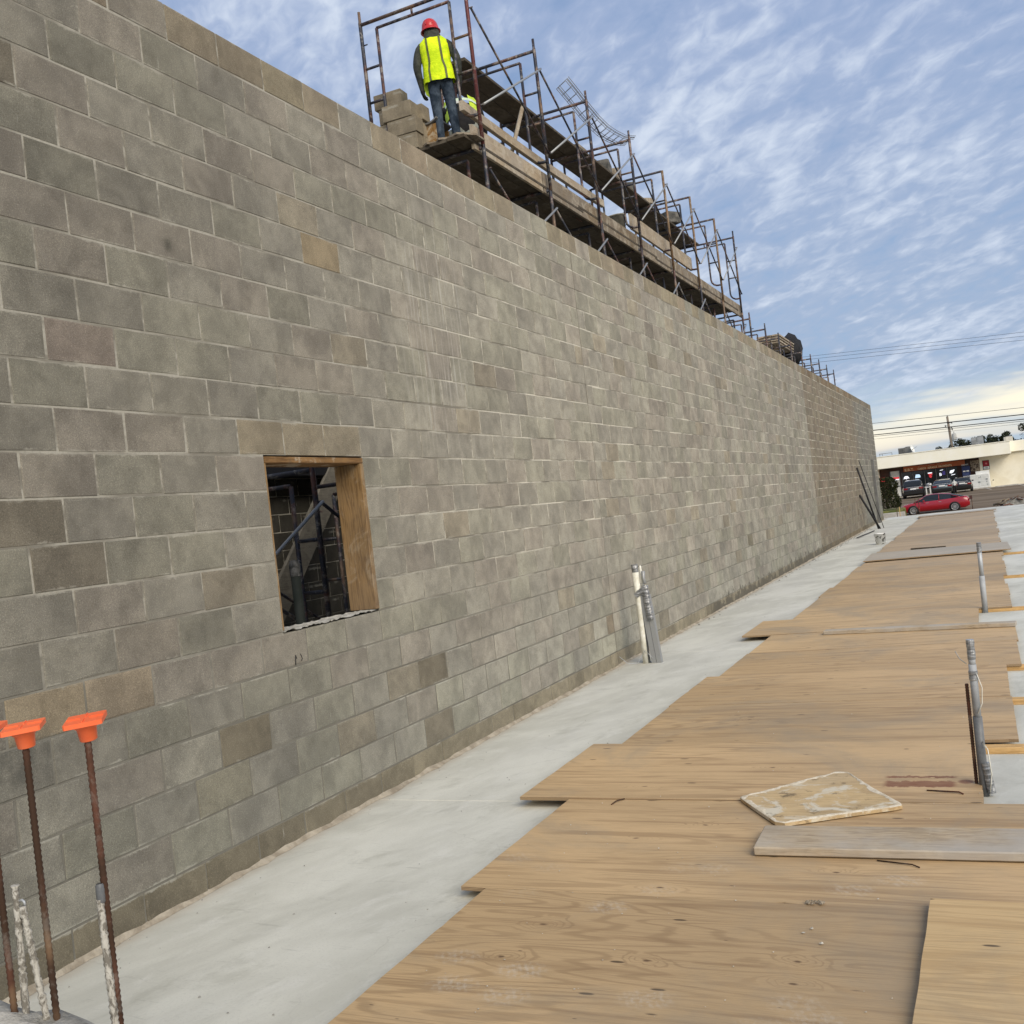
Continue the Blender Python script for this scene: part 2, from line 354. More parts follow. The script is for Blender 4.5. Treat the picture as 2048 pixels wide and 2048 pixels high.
            c = n.mix(n.m('MULTIPLY', n.m('MAXIMUM', n.m('MULTIPLY', sx, sy), bl), n.m('ADD', .45, n.m('MULTIPLY', n.noise(n.map(p, (1, 6, 1)), 14, 3), .8))), c, (.20, .085, .045))
            for kx, ky in KNOT:
                d = n.vm('LENGTH', n.map(n.vm('SUBTRACT', n.vm('ADD', p, n.vm('SCALE', n.noise(p, 22, 2, .5, 0, 1), .02)), (kx+.01, ky+.01, .065)), (1, 1.9, 0)))
                c = n.mix(n.m('MULTIPLY', n.m('SUBTRACT', 1., n.ss(d, .006, .022)), .8), c, (.09, .05, .028))
        c = n.mix(1., c, n.mix(n.m('FRACT', n.m('MULTIPLY', rnd, 7.3)), (.86, .85, .84), (1.08, 1.07, 1.06)), 'MULTIPLY')
        if weathered: c = n.mix(weathered, c, (.42, .39, .33))
        # end plies on vertical faces
        nz_ = n.new('ShaderNodeNewGeometry'); nx, ny, nzn = n.sep(nz_.outputs['Normal'])
        side = n.m('SUBTRACT', 1., n.ss(n.m('ABSOLUTE', nzn), .4, .6))
        ply = n.ss(n.m('SINE', n.m('MULTIPLY', z, 1050.)), -.25, .3)
        c = n.mix(side, c, n.mix(ply, (.16, .10, .055), (.45, .33, .20)))
        n.L.new(c, b.inputs['Base Color']); b.inputs['Roughness'].default_value = .62; b.inputs['Specular IOR Level'].default_value = .22
        n.L.new(n.bump(n.m('ADD', n.m('MULTIPLY', fib, .8), n.m('MULTIPLY', wv, .25)), .28, .003), b.inputs['Normal'])
    return f
M_ply = mat('plywood', m_ply((.515, .362, .198), (.235, .148, .076), 0.), color=(.5, .36, .2))
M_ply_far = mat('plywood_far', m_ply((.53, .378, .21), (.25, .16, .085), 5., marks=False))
M_ply_grey = mat('plywood_weathered', m_ply((.47, .40, .30), (.27, .20, .14), 9., .35, marks=False))
M_ply_new = mat('plywood_fresh', m_ply((.62, .44, .225), (.38, .25, .12), 14., marks=False))

def m_wood(base, dark, axis=0, sc=1., grey=0., splash=0.):
    def f(n, b):
        p = n.pos(); rnd = n.objinfo(); p2 = n.vm('ADD', p, n.comb(n.m('MULTIPLY', rnd, 13.), n.m('MULTIPLY', rnd, 29.), n.m('MULTIPLY', rnd, 7.)))
        s1 = [9, 9, 9]; s1[axis] = .7
        a = n.noise(n.map(p2, tuple(s1)), 1.6*sc, 4, .6, .3)
        s2 = [60, 60, 60]; s2[axis] = 2.
        g = n.noise(n.map(p2, tuple(s2)), 2.*sc, 4, .7)
        t = n.noise(p2, 2.2, 5, .65)
        wv = n.ss(n.m('SINE', n.m('MULTIPLY', a, 55.)), .1, 1.)
        c = n.mix(n.ss(t, .35, .68), tuple(v*1.12 for v in base), tuple(v*.80 for v in base))
        c = n.mix(n.m('MULTIPLY', wv, .5), c, dark); c = n.mix(n.m('MULTIPLY', n.ss(g, .5, .75), .5), c, tuple(v*.6 for v in dark))
        if grey: c = n.mix(n.m('MULTIPLY', n.ss(n.noise(p2, 1.7, 5, .6), .30, .62), grey), c, (.42, .39, .345))
        if splash:
            c = n.mix(n.m('MULTIPLY', n.ss(n.noise(p2, 5, 6, .7, .8), .49, .60), splash), c, (.60, .545, .43))
            c = n.mix(n.m('MULTIPLY', n.ss(n.noise(n.map(p2, (1, 1, 1), (4, 2, 1)), 9, 5, .7), .56, .68), splash*.7), c, (.09, .07, .045))
        n.L.new(c, b.inputs['Base Color']); b.inputs['Roughness'].default_value = .8; b.inputs['Specular IOR Level'].default_value = .2
        n.L.new(n.bump(n.m('ADD', g, n.m('MULTIPLY', wv, .3)), .35, .004), b.inputs['Normal'])
    return f
M_board_grey = mat('board_weathered', m_wood((.42, .33, .22), (.22, .16, .10), 0, 1., .80, .15))
M_board_pine = mat('board_pine', m_wood((.58, .37, .16), (.36, .20, .07), 0))
M_buck = mat('board_window_buck', m_wood((.235, .145, .062), (.085, .045, .018), 2, .8, .10, .14))
M_buck_h = mat('board_window_head', m_wood((.22, .125, .05), (.09, .045, .018), 1, .8, 0., .5))
M_plank = mat('scaffold_plank_wood', m_wood((.185, .138, .085), (.10, .07, .042), 1, .8, .25, .28))
M_plank_l = mat('scaffold_plank_light', m_wood((.36, .28, .185), (.21, .15, .09), 1, .8, .4, .3))
M_plank_d = mat('scaffold_plank_dark', m_wood((.070, .054, .034), (.035, .026, .016), 1, .8, .06, .06))
M_ledge = mat('splashed_board', m_wood((.52, .38, .20), (.36, .24, .12), 0, .7, .2, 1.0))
def m_noisy_(c0, c1, sc):
    def f(n, b):
        p = n.pos(); a = n.noise(n.map(p, (1, 1, .5)), sc, 5, .7, .6)
        n.L.new(n.mix(n.ss(a, .42, .58), c0, c1), b.inputs['Base Color']); b.inputs['Roughness'].default_value = .95
        n.L.new(n.bump(a, .8, .003), b.inputs['Normal'])
    return f
def m_steel(base, rust=.35, cem=.4, metal=.25, rough=.55):
    def f(n, b):
        p = n.pos(); rnd = n.objinfo()
        p = n.vm('ADD', p, n.comb(n.m('MULTIPLY', rnd, 17.), 0., 0.))
        c = n.mix(n.m('MULTIPLY', n.ss(n.noise(p, 3.5, 5, .7), .47, .62), rust), base, (.13, .052, .032))
        c = n.mix(n.m('MULTIPLY', n.ss(n.noise(p, 7, 6, .75, .5), .50, .62), cem), c, (.36, .34, .30))
        c = n.mix(n.m('MULTIPLY', n.ss(n.noise(p, 2, 3, .6), .58, .66), rust*.6), c, (.33, .21, .12))
        n.L.new(c, b.inputs['Base Color']); b.inputs['Roughness'].default_value = rough; b.inputs['Metallic'].default_value = metal
        n.L.new(n.bump(n.noise(p, 60, 4, .7), .3, .003), b.inputs['Normal'])
    return f
M_scaf = mat('scaffold_steel', m_steel((.034, .037, .050), .70, .50))
M_scaf_r = mat('scaffold_steel_red', m_steel((.12, .035, .035), .5, .45))
M_scaf_t = mat('scaffold_steel_tan', m_steel((.20, .13, .07), .5, .55))
M_galv = mat('galvanized', m_steel((.33, .34, .345), .06, .35, .4, .5))
M_galv_l = mat('galvanized_light', m_steel((.42, .44, .46), .0, .25, .3, .5))
M_rebar = mat('rusty_rebar', m_steel((.05, .026, .015), .7, .22, .2, .85))
M_dirty_rebar = mat('splashed_rebar', m_steel((.30, .30, .285), .15, .9, .1, .9))
M_crustbar = mat('crusted_bar', m_noisy_((.17, .155, .13), (.46, .44, .39), 75))
M_black = mat('black_steel', color=(.012, .012, .014), rough=.6)
def m_tape(n, b):
    p = n.pos(); a = n.noise(n.map(p, (.6, .6, 3.5)), 24, 4, .6, .5)
    c = n.mix(n.ss(a, .35, .70), (.15, .155, .16), (.42, .425, .43))
    n.L.new(c, b.inputs['Base Color']); b.inputs['Roughness'].default_value = .32; b.inputs['Metallic'].default_value = .45
    n.L.new(n.bump(a, .45, .01), b.inputs['Normal'])
M_tape = mat('duct_tape', m_tape)
def m_noisy(c0, c1, sc=8., rough=.8, bump=.2, spec=.3):
    def f(n, b):
        p = n.pos(); a = n.noise(p, sc, 6, .65, .2)
        n.L.new(n.mix(n.ss(a, .35, .66), c0, c1), b.inputs['Base Color']); b.inputs['Roughness'].default_value = rough; b.inputs['Specular IOR Level'].default_value = spec
        if bump: n.L.new(n.bump(n.noise(p, sc*5, 4, .7), bump, .01), b.inputs['Normal'])
    return f
M_pvc = mat('white_pvc', m_noisy((.62, .60, .50), (.80, .79, .72), 14, .45, .1))
M_pvc_grey = mat('grey_pvc', m_noisy((.30, .315, .33), (.40, .415, .425), 10, .5, .1))
M_pvc_dark = mat('dark_sleeve', m_noisy((.10, .105, .11), (.17, .175, .18), 10, .45, .2))
M_orange = mat('orange_plastic', m_noisy((.86, .14, .045), (.92, .19, .07), 5, .42, .05, .4))
M_cyan = MATS
M_rough = mat('rough_concrete', m_noisy((.18, .175, .155), (.40, .39, .36), 7, .95, .9))
M_crust = mat('mortar_crust', m_noisy((.40, .37, .31), (.66, .63, .55), 25, .95, .9))
M_asphalt = mat('asphalt', m_noisy((.115, .098, .078), (.19, .165, .135), .35, .9, .1))
def m_ground(n, b):
    p = n.pos(); x, y, z = n.sep(p)
    a = n.noise(n.map(p, (.05, .5, 1)), 1.6, 5, .6); g = n.noise(p, .5, 5, .7)
    c = n.mix(n.ss(a, .35, .65), (.125, .092, .062), (.20, .155, .11))
    c = n.mix(n.m('MULTIPLY', n.ss(g, .5, .75), .4), c, (.11, .095, .078))
    dirt = n.m('SUBTRACT', 1., n.ss(y, 66., 78.))
    c = n.mix(dirt, c, n.mix(n.noise(p, 1.5, 5, .7), (.20, .16, .115), (.34, .28, .21)))
    n.L.new(c, b.inputs['Base Color']); b.inputs['Roughness'].default_value = .92; b.inputs['Specular IOR Level'].default_value = .15
M_ground = mat('ground_surface', m_ground)
M_grass = mat('grass', m_noisy((.07, .085, .018), (.17, .16, .045), 2., .95, .5))
M_kerb = mat('kerb_concrete', m_noisy((.36, .34, .30), (.50, .47, .42), 2., .9, .1))
M_line = mat('line_paint', m_noisy((.45, .43, .38), (.62, .60, .55), 3., .8, 0))
M_cream = mat('cream_stucco', m_noisy((.76, .70, .54), (.85, .80, .65), .8, .85, .15))
M_fascia = mat('cream_fascia', m_noisy((.90, .86, .70), (.93, .90, .78), .6, .7, 0))
M_dkwall = mat('storefront_dark', m_noisy((.035, .018, .014), (.075, .035, .025), 1., .6, 0))
def glossy(name, c, r=.12, m=0., coat=0.):
    def f(n, b):
        b.inputs['Coat Weight'].default_value = coat; b.inputs['Coat Roughness'].default_value = .05
        a = n.noise(n.pos(), 3, 3); n.L.new(n.mix(a, tuple(v*.85 for v in c), tuple(min(1, v*1.12) for v in c)), b.inputs['Base Color'])
    return mat(name, f, c, r, m, .5)
M_glass = glossy('dark_glass', (.012, .015, .017), .08)
M_red = glossy('red_car_paint', (.30, .002, .010), .30, .0, .8)
M_blk = glossy('black_car_paint', (.018, .017, .02), .22, .2, 1.)
M_grey = glossy('grey_car_paint', (.085, .11, .12), .25, .4, 1.)
M_tyre = mat('tyre_rubber', color=(.012, .012, .012), rough=.85)
M_rim = mat('alloy_rim', color=(.62, .62, .62), rough=.3, metal=.6)
M_chrome = mat('chrome_trim', color=(.70, .70, .72), rough=.2, metal=.8)
M_taill = mat('tail_lamp', color=(.20, .008, .010), rough=.2)
M_headl = mat('head_lamp', color=(.85, .80, .82), rough=.15)
M_white = mat('white_paint', m_noisy((.72, .73, .70), (.82, .82, .80), 3, .6, 0))
M_offw = mat('off_white_panel', m_noisy((.55, .56, .53), (.66, .66, .63), 2, .7, 0))
M_acgrey = mat('grey_sheet_metal', m_noisy((.11, .11, .105), (.17, .17, .165), 2, .6, 0))
def emis(name, c, e): 
    def f(n, b):
        b.inputs['Emission Color'].default_value = (*c, 1); b.inputs['Emission Strength'].default_value = e
    return mat(name, f, c, .5)
M_neonw = emis('lit_sign_white', (.9, .93, 1.), .75)
M_neonr = emis('lit_sign_red', (.7, .05, .06), .5)
M_neonb = emis('lit_sign_blue', (.55, .75, .95), .6)
M_signred = mat('banner_red', color=(.45, .12, .045), rough=.6)
M_signyel = mat('banner_lettering', color=(.92, .78, .50), rough=.6)
M_poster = mat('poster_red', color=(.32, .02, .03), rough=.5)
M_blue = mat('blue_panel', color=(.012, .02, .07), rough=.4)
M_menu = mat('menu_board', m_noisy((.05, .03, .02), (.42, .34, .24), 5.5, .6, 0))
M_leaf = mat('leaf_dark', m_noisy((.010, .016, .004), (.035, .040, .012), 5., .8, 0, .2))
M_leaf2 = mat('leaf_far', m_noisy((.016, .022, .010), (.045, .052, .026), 2., .8, 0, .2))
M_bark = mat('bark', m_noisy((.06, .045, .03), (.12, .09, .065), 9., .9, .5))
M_pole = mat('pole_wood', m_noisy((.13, .105, .08), (.24, .20, .16), 1.5, .9, .1))
M_jacket = mat('dark_hoodie', m_noisy((.030, .034, .028), (.062, .065, .055), 20, .9, .5))
M_jeans = mat('blue_jeans', m_noisy((.016, .028, .045), (.070, .095, .13), 9, .9, .9))
M_vest = mat('hi_vis_yellow', m_noisy((.50, .70, .0), (.80, .96, .01), 9, .7, .9))
M_vest2 = mat('hi_vis_dull', m_noisy((.45, .62, .03), (.62, .78, .06), 20, .7, .6))
M_stripe = mat('vest_stripe_dark', m_noisy((.07, .08, .02), (.13, .14, .05), 10, .6, 0))
M_stripe_l = mat('vest_stripe_pale', m_noisy((.50, .62, .42), (.62, .72, .55), 10, .5, 0))
M_hat = glossy('red_hard_hat', (.50, .028, .030), .3)
M_skin = mat('skin', color=(.20, .10, .065), rough=.6)
M_glove = mat('dark_glove', color=(.02, .017, .015), rough=.8)
M_boot = mat('tan_boot', m_noisy((.10, .065, .035), (.19, .13, .08), 18, .85, .3))
M_lpants = mat('pale_work_trousers', m_noisy((.22, .23, .20), (.33, .34, .30), 18, .9, .5))
M_blkcloth = mat('black_cloth', m_noisy((.008, .008, .009), (.022, .02, .02), 8, .9, .6))

# ------------------------------------------------------------------ setting
g = MB(); xs = [-900, -60, -20, 0, 20, 60, 900]; ys = [(-300, -.35), (45.2, -.35), (50, -.6), (60, -.9), (85, -1.42), (103, -.52), (112, -.44), (140, -.4), (3000, -.4)]
vs = [(x, y, z) for y, z in ys for x in xs]; W_ = len(xs)
g.add(vs, [(j*W_+i, j*W_+i+1, (j+1)*W_+i+1, (j+1)*W_+i) for j in range(len(ys)-1) for i in range(W_-1)])
tag(g.build('ground', M_ground), kind='structure')
slab = tag(MB().box((-9, -6, -.33), (13, 44.9, -.125)).build('concrete_slab', M_slab), kind='structure')
ye = [-6, -.1, 5.405, 10.9, 16.4, 21.9, 27.4, 32.9, 38.4, 44.9]
for a, b_ in zip(ye[:-1], ye[1:]):
    for x0, x1 in ((-9, 5.95), (5.95, 13)):
        MB().box((x0+.002, a+.0025, -.124), (x1-.002, b_-.0025, 0), bev=.0035).build('slab_panel', M_slab, slab)

# ------------------------------------------------------------------ main block wall
HC, BL, Y0, ZB, JT = .2032, .4064, 5.0779, .155, .011
YEND, YST = Y0+93.5*BL, -2.2
CJ = [12.5, 50.5]                      # control joints, in block units
WY0, WY1, WZ0, WZ1 = Y0-BL, Y0+1.5*BL, ZB+5*HC, ZB+10*HC
wall = thing('block_wall', 'long grey concrete block wall with one square window opening, under construction', 'wall', (0, 0, 0))
mor = MB()
mx0, mx1 = -.190, -.0032
def mbox(y0, y1, z0, z1): mor.box((mx0, y0, z0), (mx1, y1, z1))
top = ZB+22*HC-.006
mbox(YST, WY0-.001, -.04, top); mbox(WY1+.001, YEND-.005, -.04, top); mbox(WY0, WY1, -.04, WZ0-.004); mbox(WY0, WY1, WZ1+.004, top)
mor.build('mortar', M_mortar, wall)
cj = MB()
for c in CJ: cj.box((-.05, Y0+c*BL-.005, 0), (-.0012, Y0+c*BL+.005, top))
cj.build('control_joint', M_mortar and mat('joint_sealant', m_noisy((.10, .09, .07), (.19, .165, .13), 6, .9, .3)), wall)

def block_mesh(L, H, var, D=.194, name='block'):
    rr = random.Random(var*7+int(L*1000)); m = MB(); e = .0028
    j = lambda a: rr.uniform(-a, a)
    J4 = [(j(.0026), j(.0026)) for _ in range(4)]; ch = [rr.uniform(.004, .011) if rr.random() < .16 else 0 for _ in range(4)]
    def ring(x, i):
        b4 = [(-L/2+i, -H/2+i), (L/2-i, -H/2+i), (L/2-i, H/2-i), (-L/2+i, H/2-i)]
        return [(x, a+q[0]-math.copysign(c_, a)*(x == 0), b+q[1]-math.copysign(c_, b)*(x == 0)) for (a, b), q, c_ in zip(b4, J4, ch)]
    vs = ring(-D, 0)+ring(-e, 0)+ring(0, e)
    fs = [(3, 2, 1, 0), (8, 9, 10, 11)]
    for k in range(2):
        for i in range(4): l = (i+1) % 4; fs.append((k*4+i, k*4+l, k*4+4+l, k*4+4+i))
    m.add(vs, fs); return m
def attr_white(me, cols=None):
    a = me.color_attributes.new('tint', 'FLOAT_COLOR', 'POINT')
    if cols is None: a.data.foreach_set('color', [1.]*4*len(me.vertices))
    else: a.data.foreach_set('color', cols)
rt_ = random.Random(3)
DARK = {(4.25, .66): (.56, .52, .46), (6.17, .67): (.62, .58, .52), (6.31, .28): (.66, .62, .57), (5.36, 3.48): (.92, .80, .64), (4.03, .41): (.68, .67, .62), (3.66, 1.26): (.74, .71, .70), (3.56, 2.7): (.78, .71, .71), (3.44, 1.03): (.90, .80, .70),
        (3.01, 1.12): (.84, .74, .62), (10.0, .56): (.85, .76, .68), (4.6, 2.28): (.90, .83, .72), (5.0, 2.28): (.95, .88, .77), (5.4, 2.28): (.93, .87, .77), (17.38, .78): (.6, .58, .52)}
def tint(y, z, k):
    v = rt_.gauss(1., .042+.035*max(0., min(1., (y-7)/8))); t = [v, v, v]
    h = rt_.random()
    if h < .26: t = [v*1.012, v*.982, v*.98]
    elif h < .52: t = [v*.985, v*.998, v*.965]
    elif h < .55: t = [v*1.0, v*.95, v*.88]
    elif h < .565: t = [v*.84, v*.80, v*.75]
    elif h < .66: t = [v*1.08, v*1.08, v*1.07]
    if k == 21: t = [t[0]*.94, t[1]*.86, t[2]*.76] if rt_.random() < .8 else t
    if k == -1: t = [v*.82, v*.76, v*.66]
    gy = 1.0 - .30*max(0., min(1., (8.0-y)/5.))  # near end dimmed in the tint, standing in for lens vignetting
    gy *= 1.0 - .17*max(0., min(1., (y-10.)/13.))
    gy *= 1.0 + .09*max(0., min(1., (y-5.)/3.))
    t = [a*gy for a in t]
    return t
cells = []
for k in range(-1, 22):
    z0 = ZB+k*HC if k >= 0 else ZB-HC
    par = 0 if k % 2 else .5            # odd rows joint on integers
    cuts = []
    i = math.floor((YST-Y0)/BL)+par
    while Y0+i*BL < YEND: cuts.append(i); i += 1
    cuts += [c for c in CJ if c not in cuts] + [93.5]
    cuts += [(YST-Y0)/BL]
    if 5 <= k <= 9: cuts += [-1, 1.5]
    cuts = sorted(set(round(c, 4) for c in cuts if (YST-Y0)/BL-1e-3 <= c <= 93.5))
    for a, b_ in zip(cuts[:-1], cuts[1:]):
        if b_-a < .2: continue
        if 5 <= k <= 9 and a >= -1.01 and b_ <= 1.51: continue
        cells.append((k, Y0+a*BL, Y0+b_*BL, z0))
def vis(c):
    k, a, b_, z0 = c; pr = [project((0, y, z)) for y in (a, b_) for z in (max(z0, 0), z0+HC)]
    if any(p is None for p in pr): return None
    if all(not(0 <= p[0] <= 2048 and 0 <= p[1] <= 2048) for p in pr): return None
    return pr[0][2]
sc_ = sorted([(vis(c), c) for c in cells if vis(c) is not None]); near = set(c for _, c in sc_[:296])
cache = {}
stuffv = MB(); cols = []
rb = random.Random(11)
for c in cells:
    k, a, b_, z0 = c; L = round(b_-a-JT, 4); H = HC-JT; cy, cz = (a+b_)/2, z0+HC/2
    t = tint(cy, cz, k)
    for (py, pz), tc_ in DARK.items():
        if a <= py <= b_ and z0 <= pz <= z0+HC: t = list(tc_)
    dx_ = rb.uniform(-.0016, .0012) if k >= 0 else rb.uniform(-.001, .003)
    ry, rz_ = rb.uniform(-.003, .003), rb.uniform(-.004, .004)
    if c in near:
        key = (L, rb.randrange(9))
        if key not in cache:
            me = block_mesh(L, H, key[1]).mesh('block', M_block); attr_white(me); cache[key] = me
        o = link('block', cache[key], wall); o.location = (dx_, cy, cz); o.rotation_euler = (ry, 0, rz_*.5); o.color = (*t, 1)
    else:
        m = block_mesh(L, H, rb.randrange(9)); n0 = len(stuffv.v)
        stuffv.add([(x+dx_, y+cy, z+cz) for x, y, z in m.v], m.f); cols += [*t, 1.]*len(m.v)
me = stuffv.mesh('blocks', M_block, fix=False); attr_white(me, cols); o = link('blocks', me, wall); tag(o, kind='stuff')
# mortar squeezed along the footing, sill bed, raised grout blobs
rb = random.Random(5)
fl = MB(); Np = 420; vs = []; 
for i in range(Np+1):
    y = -1+i*(44.2/Np); w = .018+.03*rb.random()**2; h = .012+.018*rb.random()
    vs += [(-.001, y, h), (w*.5, y, h*.5), (w, y, .0015)]
fl.add(vs, [(3*i+j, 3*i+j+1, 3*i+4+j, 3*i+3+j) for i in range(Np) for j in (0, 1)], sm=True)
fl.build('footing_mortar', mat('sandy_mortar', m_noisy((.26, .22, .165), (.42, .37, .29), 9, .95, .8)), wall)
sb = MB(); vs = []; NY, NX = 46, 7
for i in range(NY+1):
    for j in range(NX+1):
        y = WY0+.004+(WY1-WY0-.05)*i/NY; x = -.19+.196*j/NX
        vs.append((x+(rb.uniform(-.002, .003) if j == NX else 0), y, WZ0-.004+(.010+rb.uniform(-.005, .009) if 0 < j else 0)))
sb.add(vs, [(i*(NX+1)+j, i*(NX+1)+j+1, (i+1)*(NX+1)+j+1, (i+1)*(NX+1)+j) for i in range(NY) for j in range(NX)])
sb.build('sill_mortar', mat('sill_grey', m_noisy((.30, .29, .25), (.48, .46, .41), 22, .95, .9)), wall)
# timber buck lining the opening
bk = thing('window_buck', 'rough timber frame lining the window opening in the block wall', 'window frame', (-.1, (WY0+WY1)/2, WZ0))
MB().box((-.2, WY0+.002, WZ1-.042), (.004, WY1-.002, WZ1-.006), bev=.003).build('head_board', M_buck_h, bk)
MB().box((-.2, WY1-.044, WZ0+.012), (.005, WY1-.003, WZ1-.043), bev=.003).build('side_board', M_buck, bk)
MB().box((-.2, WY0+.003, WZ0+.012), (-.003, WY0+.014, WZ1-.043), bev=.002).build('side_board', M_buck, bk)
# marks in pencil/paint under the sill
mk = MB(); mk.path([(.001, 4.745, .975), (.001, 4.752, 1.03), (.001, 4.757, 1.01)], .004, 4); mk.path([(.001, 4.80, .99), (.001, 4.812, 1.0), (.001, 4.80, 1.03)], .003, 4)
mk.build('paint_mark', mat('black_mark', color=(.03, .03, .03), rough=.8), wall)

# interior wall seen through the opening
iw = thing('interior_block_wall', 'dark inner block wall seen through the window opening behind the scaffold', 'wall', (-3.5, 10, 0))
MB().box((-3.69, -3, -.05), (-3.504, 40, 6.4)).build('mortar', M_mortar, iw)  # core raised and lengthened out of view to keep light from the opening
rest = MB(); rc = []; rb = random.Random(21)
for k in range(0, 15):
    i = 0 if k % 2 else -.5
    while 4+(i+1)*BL <= 20:
        a = max(4, 4+i*BL); L = round(4+(i+1)*BL-a-JT, 4)
        cy, cz = a+L/2+JT/2, .0+k*HC+HC/2; v = rb.uniform(.20, .28); t = (v, v*.98, v*.95)  # low block tint stands in for the shade behind the opening
        if 7.5 < cy < 13.5 and .7 < cz < 2.9:
            key = (L, 0)
            if key not in cache: me = block_mesh(L, HC-JT, 0).mesh('block', M_block); attr_white(me); cache[key] = me
            o = link('block', cache[key], iw); o.location = Vector((-3.5, cy, cz))-Vector((-3.5, 10, 0)); o.color = (*t, 1)
        else:
            m = block_mesh(L, HC-JT, 0); rest.add([(x-3.5, y+cy, z+cz) for x, y, z in m.v], m.f); rc += [*t, 1.]*len(m.v)
        i += 1
me = rest.mesh('blocks', M_block, Vector((-3.5, 10, 0)), fix=False); attr_white(me, rc); tag(link('blocks', me, iw), kind='stuff')

# ------------------------------------------------------------------ scaffold behind the wall
XN, FWD, BAY = -1.37, 1.524, 2.134
def make_frame(name, label, pin=True, m1=None, m2=None):
    m1 = m1 or M_scaf; t = thing(name, label, 'scaffold frame', (0, 0, 0), 0)
    P = lambda nm, pts, r, mt=m1, seg=7: MB().path(pts, r, seg).build(nm, mt, t, local=True)
    top = 2.16 if pin else 2.0
    for i, x in enumerate((0, -FWD)):
        mt = (m2 or m1) if i == 0 else m1
        if pin: P('post', [(x, 0, 0), (x, 0, 2.02), (x, 0, 2.03), (x, 0, top)], [.025, .025, .019, .019], mt)
        else: P('post', [(x, 0, 0), (x, 0, top)], .025, mt)
        s = -1 if i == 0 else 1
        a = x+s*.235
        pts = [(a, 0, 1.88), (a, 0, .58)]+[(a-s*.16*(1-math.cos(q)), 0, .58-.16*math.sin(q)) for q in (R(25), R(50), R(75), R(90))]+[(x+s*.012, 0, .42)]
        P('inner_leg', pts, .021)
        for z in (1.41, .97): P('rung', [(x+s*.015, 0, z), (a-s*.01, 0, z)], .017)
    P('top_bar', [(-.015, 0, 1.99), (-FWD+.015, 0, 1.99)], .023)
    P('lower_bar', [(-.235, 0, 1.885), (-FWD+.235, 0, 1.885)], .019)
    P('strut', [(-FWD/2, 0, 1.89), (-FWD/2, 0, 1.985)], .015)
    for x in (-.0, -FWD):
        for z in (1.72, .52): MB().path([(x+.02, 0, z), (x+.075, 0, z)], .009, 5).build('brace_pin', m1, t, local=True)
    return t
F0 = make_frame('steel_scaffold', 'frame', True, M_scaf)
F1 = make_frame('steel_scaffold', 'frame', False, M_scaf, M_scaf_t)
used0 = [False, False]
def put_frame(kind, loc, label, group):
    proto = (F0, F1)[kind]
    if not used0[kind]:
        used0[kind] = True; proto.location = loc; proto['label'] = label; proto['group'] = group; return proto
    return dup(proto, loc, 0, label, group)
ysf = [11.3+BAY*k for k in range(8)]
for k, y in enumerate(ysf):
    j = .012*math.sin(k*2.3)
    kind = 1 if k in (4, 5, 6) else 0
    what = {0: 'tall steel scaffold frame standing in front of the worker in the red hard hat', 7: 'last tall steel scaffold frame at the far end of the plank platform'}.get(k, '%s tall steel scaffold frame counted away from the standing worker' % ORD[k])
    f = put_frame(kind, (XN+j, y, 6.23), what, 'upper row of scaffold frames above the block wall')
    f.rotation_euler = (R(.5*math.sin(k*1.7)), R(.5*math.sin(k*3.1)), 0)
    put_frame(0, (XN, y, 4.247), '%s lower scaffold frame under the plank platform counted away from the standing worker' % ORD[k], 'scaffold frames under the plank platform')
for k, y in enumerate((7.032, 9.166)):
    put_frame(0, (XN, y, .28), ('dark blue scaffold frame right behind the window opening', 'scaffold frame deeper inside behind the window opening')[k], 'scaffold frames inside the window opening')
yfar = [27.15+BAY*k for k in range(9)]
for k, y in enumerate(yfar):
    put_frame(0, (XN, y, 4.25-.01*(k % 3)), '%s low scaffold frame top poking over the far stretch of wall' % ORD[k], 'low far row of scaffold frames')
for o in COL.objects:
    if o.parent is F0 and o.name.startswith('post') and abs(o.data.vertices[0].co.x) < .1: o.material_slots[0].link = 'OBJECT'; o.material_slots[0].material = M_scaf_r
# cross braces: two flat tubes crossing, pinned in the middle
br = thing('cross_brace', 'brace', 'scaffold brace', (0, 0, 0))
for s in (1, -1):
    MB().path([(.0+.012*s, 0, .52 if s > 0 else 1.72), (.012*s, BAY, 1.72 if s > 0 else .52)], .0155, 6).build('brace_tube', M_galv if s > 0 else M_scaf, br, local=True)
first = [True]
def put_brace(loc, label, group):
    if first[0]: first[0] = False; br.location = loc; br['label'] = label; br['group'] = group; return br
    return dup(br, loc, 0, label, group)
for k, y in enumerate(ysf[:-1]):
    put_brace((XN+.06, y, 6.23), 'crossed brace tubes on the wall side of the %s upper scaffold bay from the worker' % ORD[k], 'upper cross braces, wall side')
    if k: put_brace((XN-FWD-.06, y, 6.23), 'crossed brace tubes on the far side of the %s upper scaffold bay from the worker' % ORD[k], 'upper cross braces, far side')
    put_brace((XN+.06, y, 4.247), 'crossed brace tubes below the platform in the %s scaffold bay from the worker' % ORD[k], 'cross braces below the platform')
put_brace((XN+.06, 7.032, .28), 'crossed brace tubes running right from the blue post in the window opening', 'cross braces inside the window opening')
put_brace((XN+.06, 7.032-BAY, .28), 'crossed brace tubes running left from the blue post in the window opening', 'cross braces inside the window opening')
put_brace((XN-FWD-.06, 7.032, .28), 'crossed brace tubes at the back of the scaffold in the window opening', 'cross braces inside the window opening')

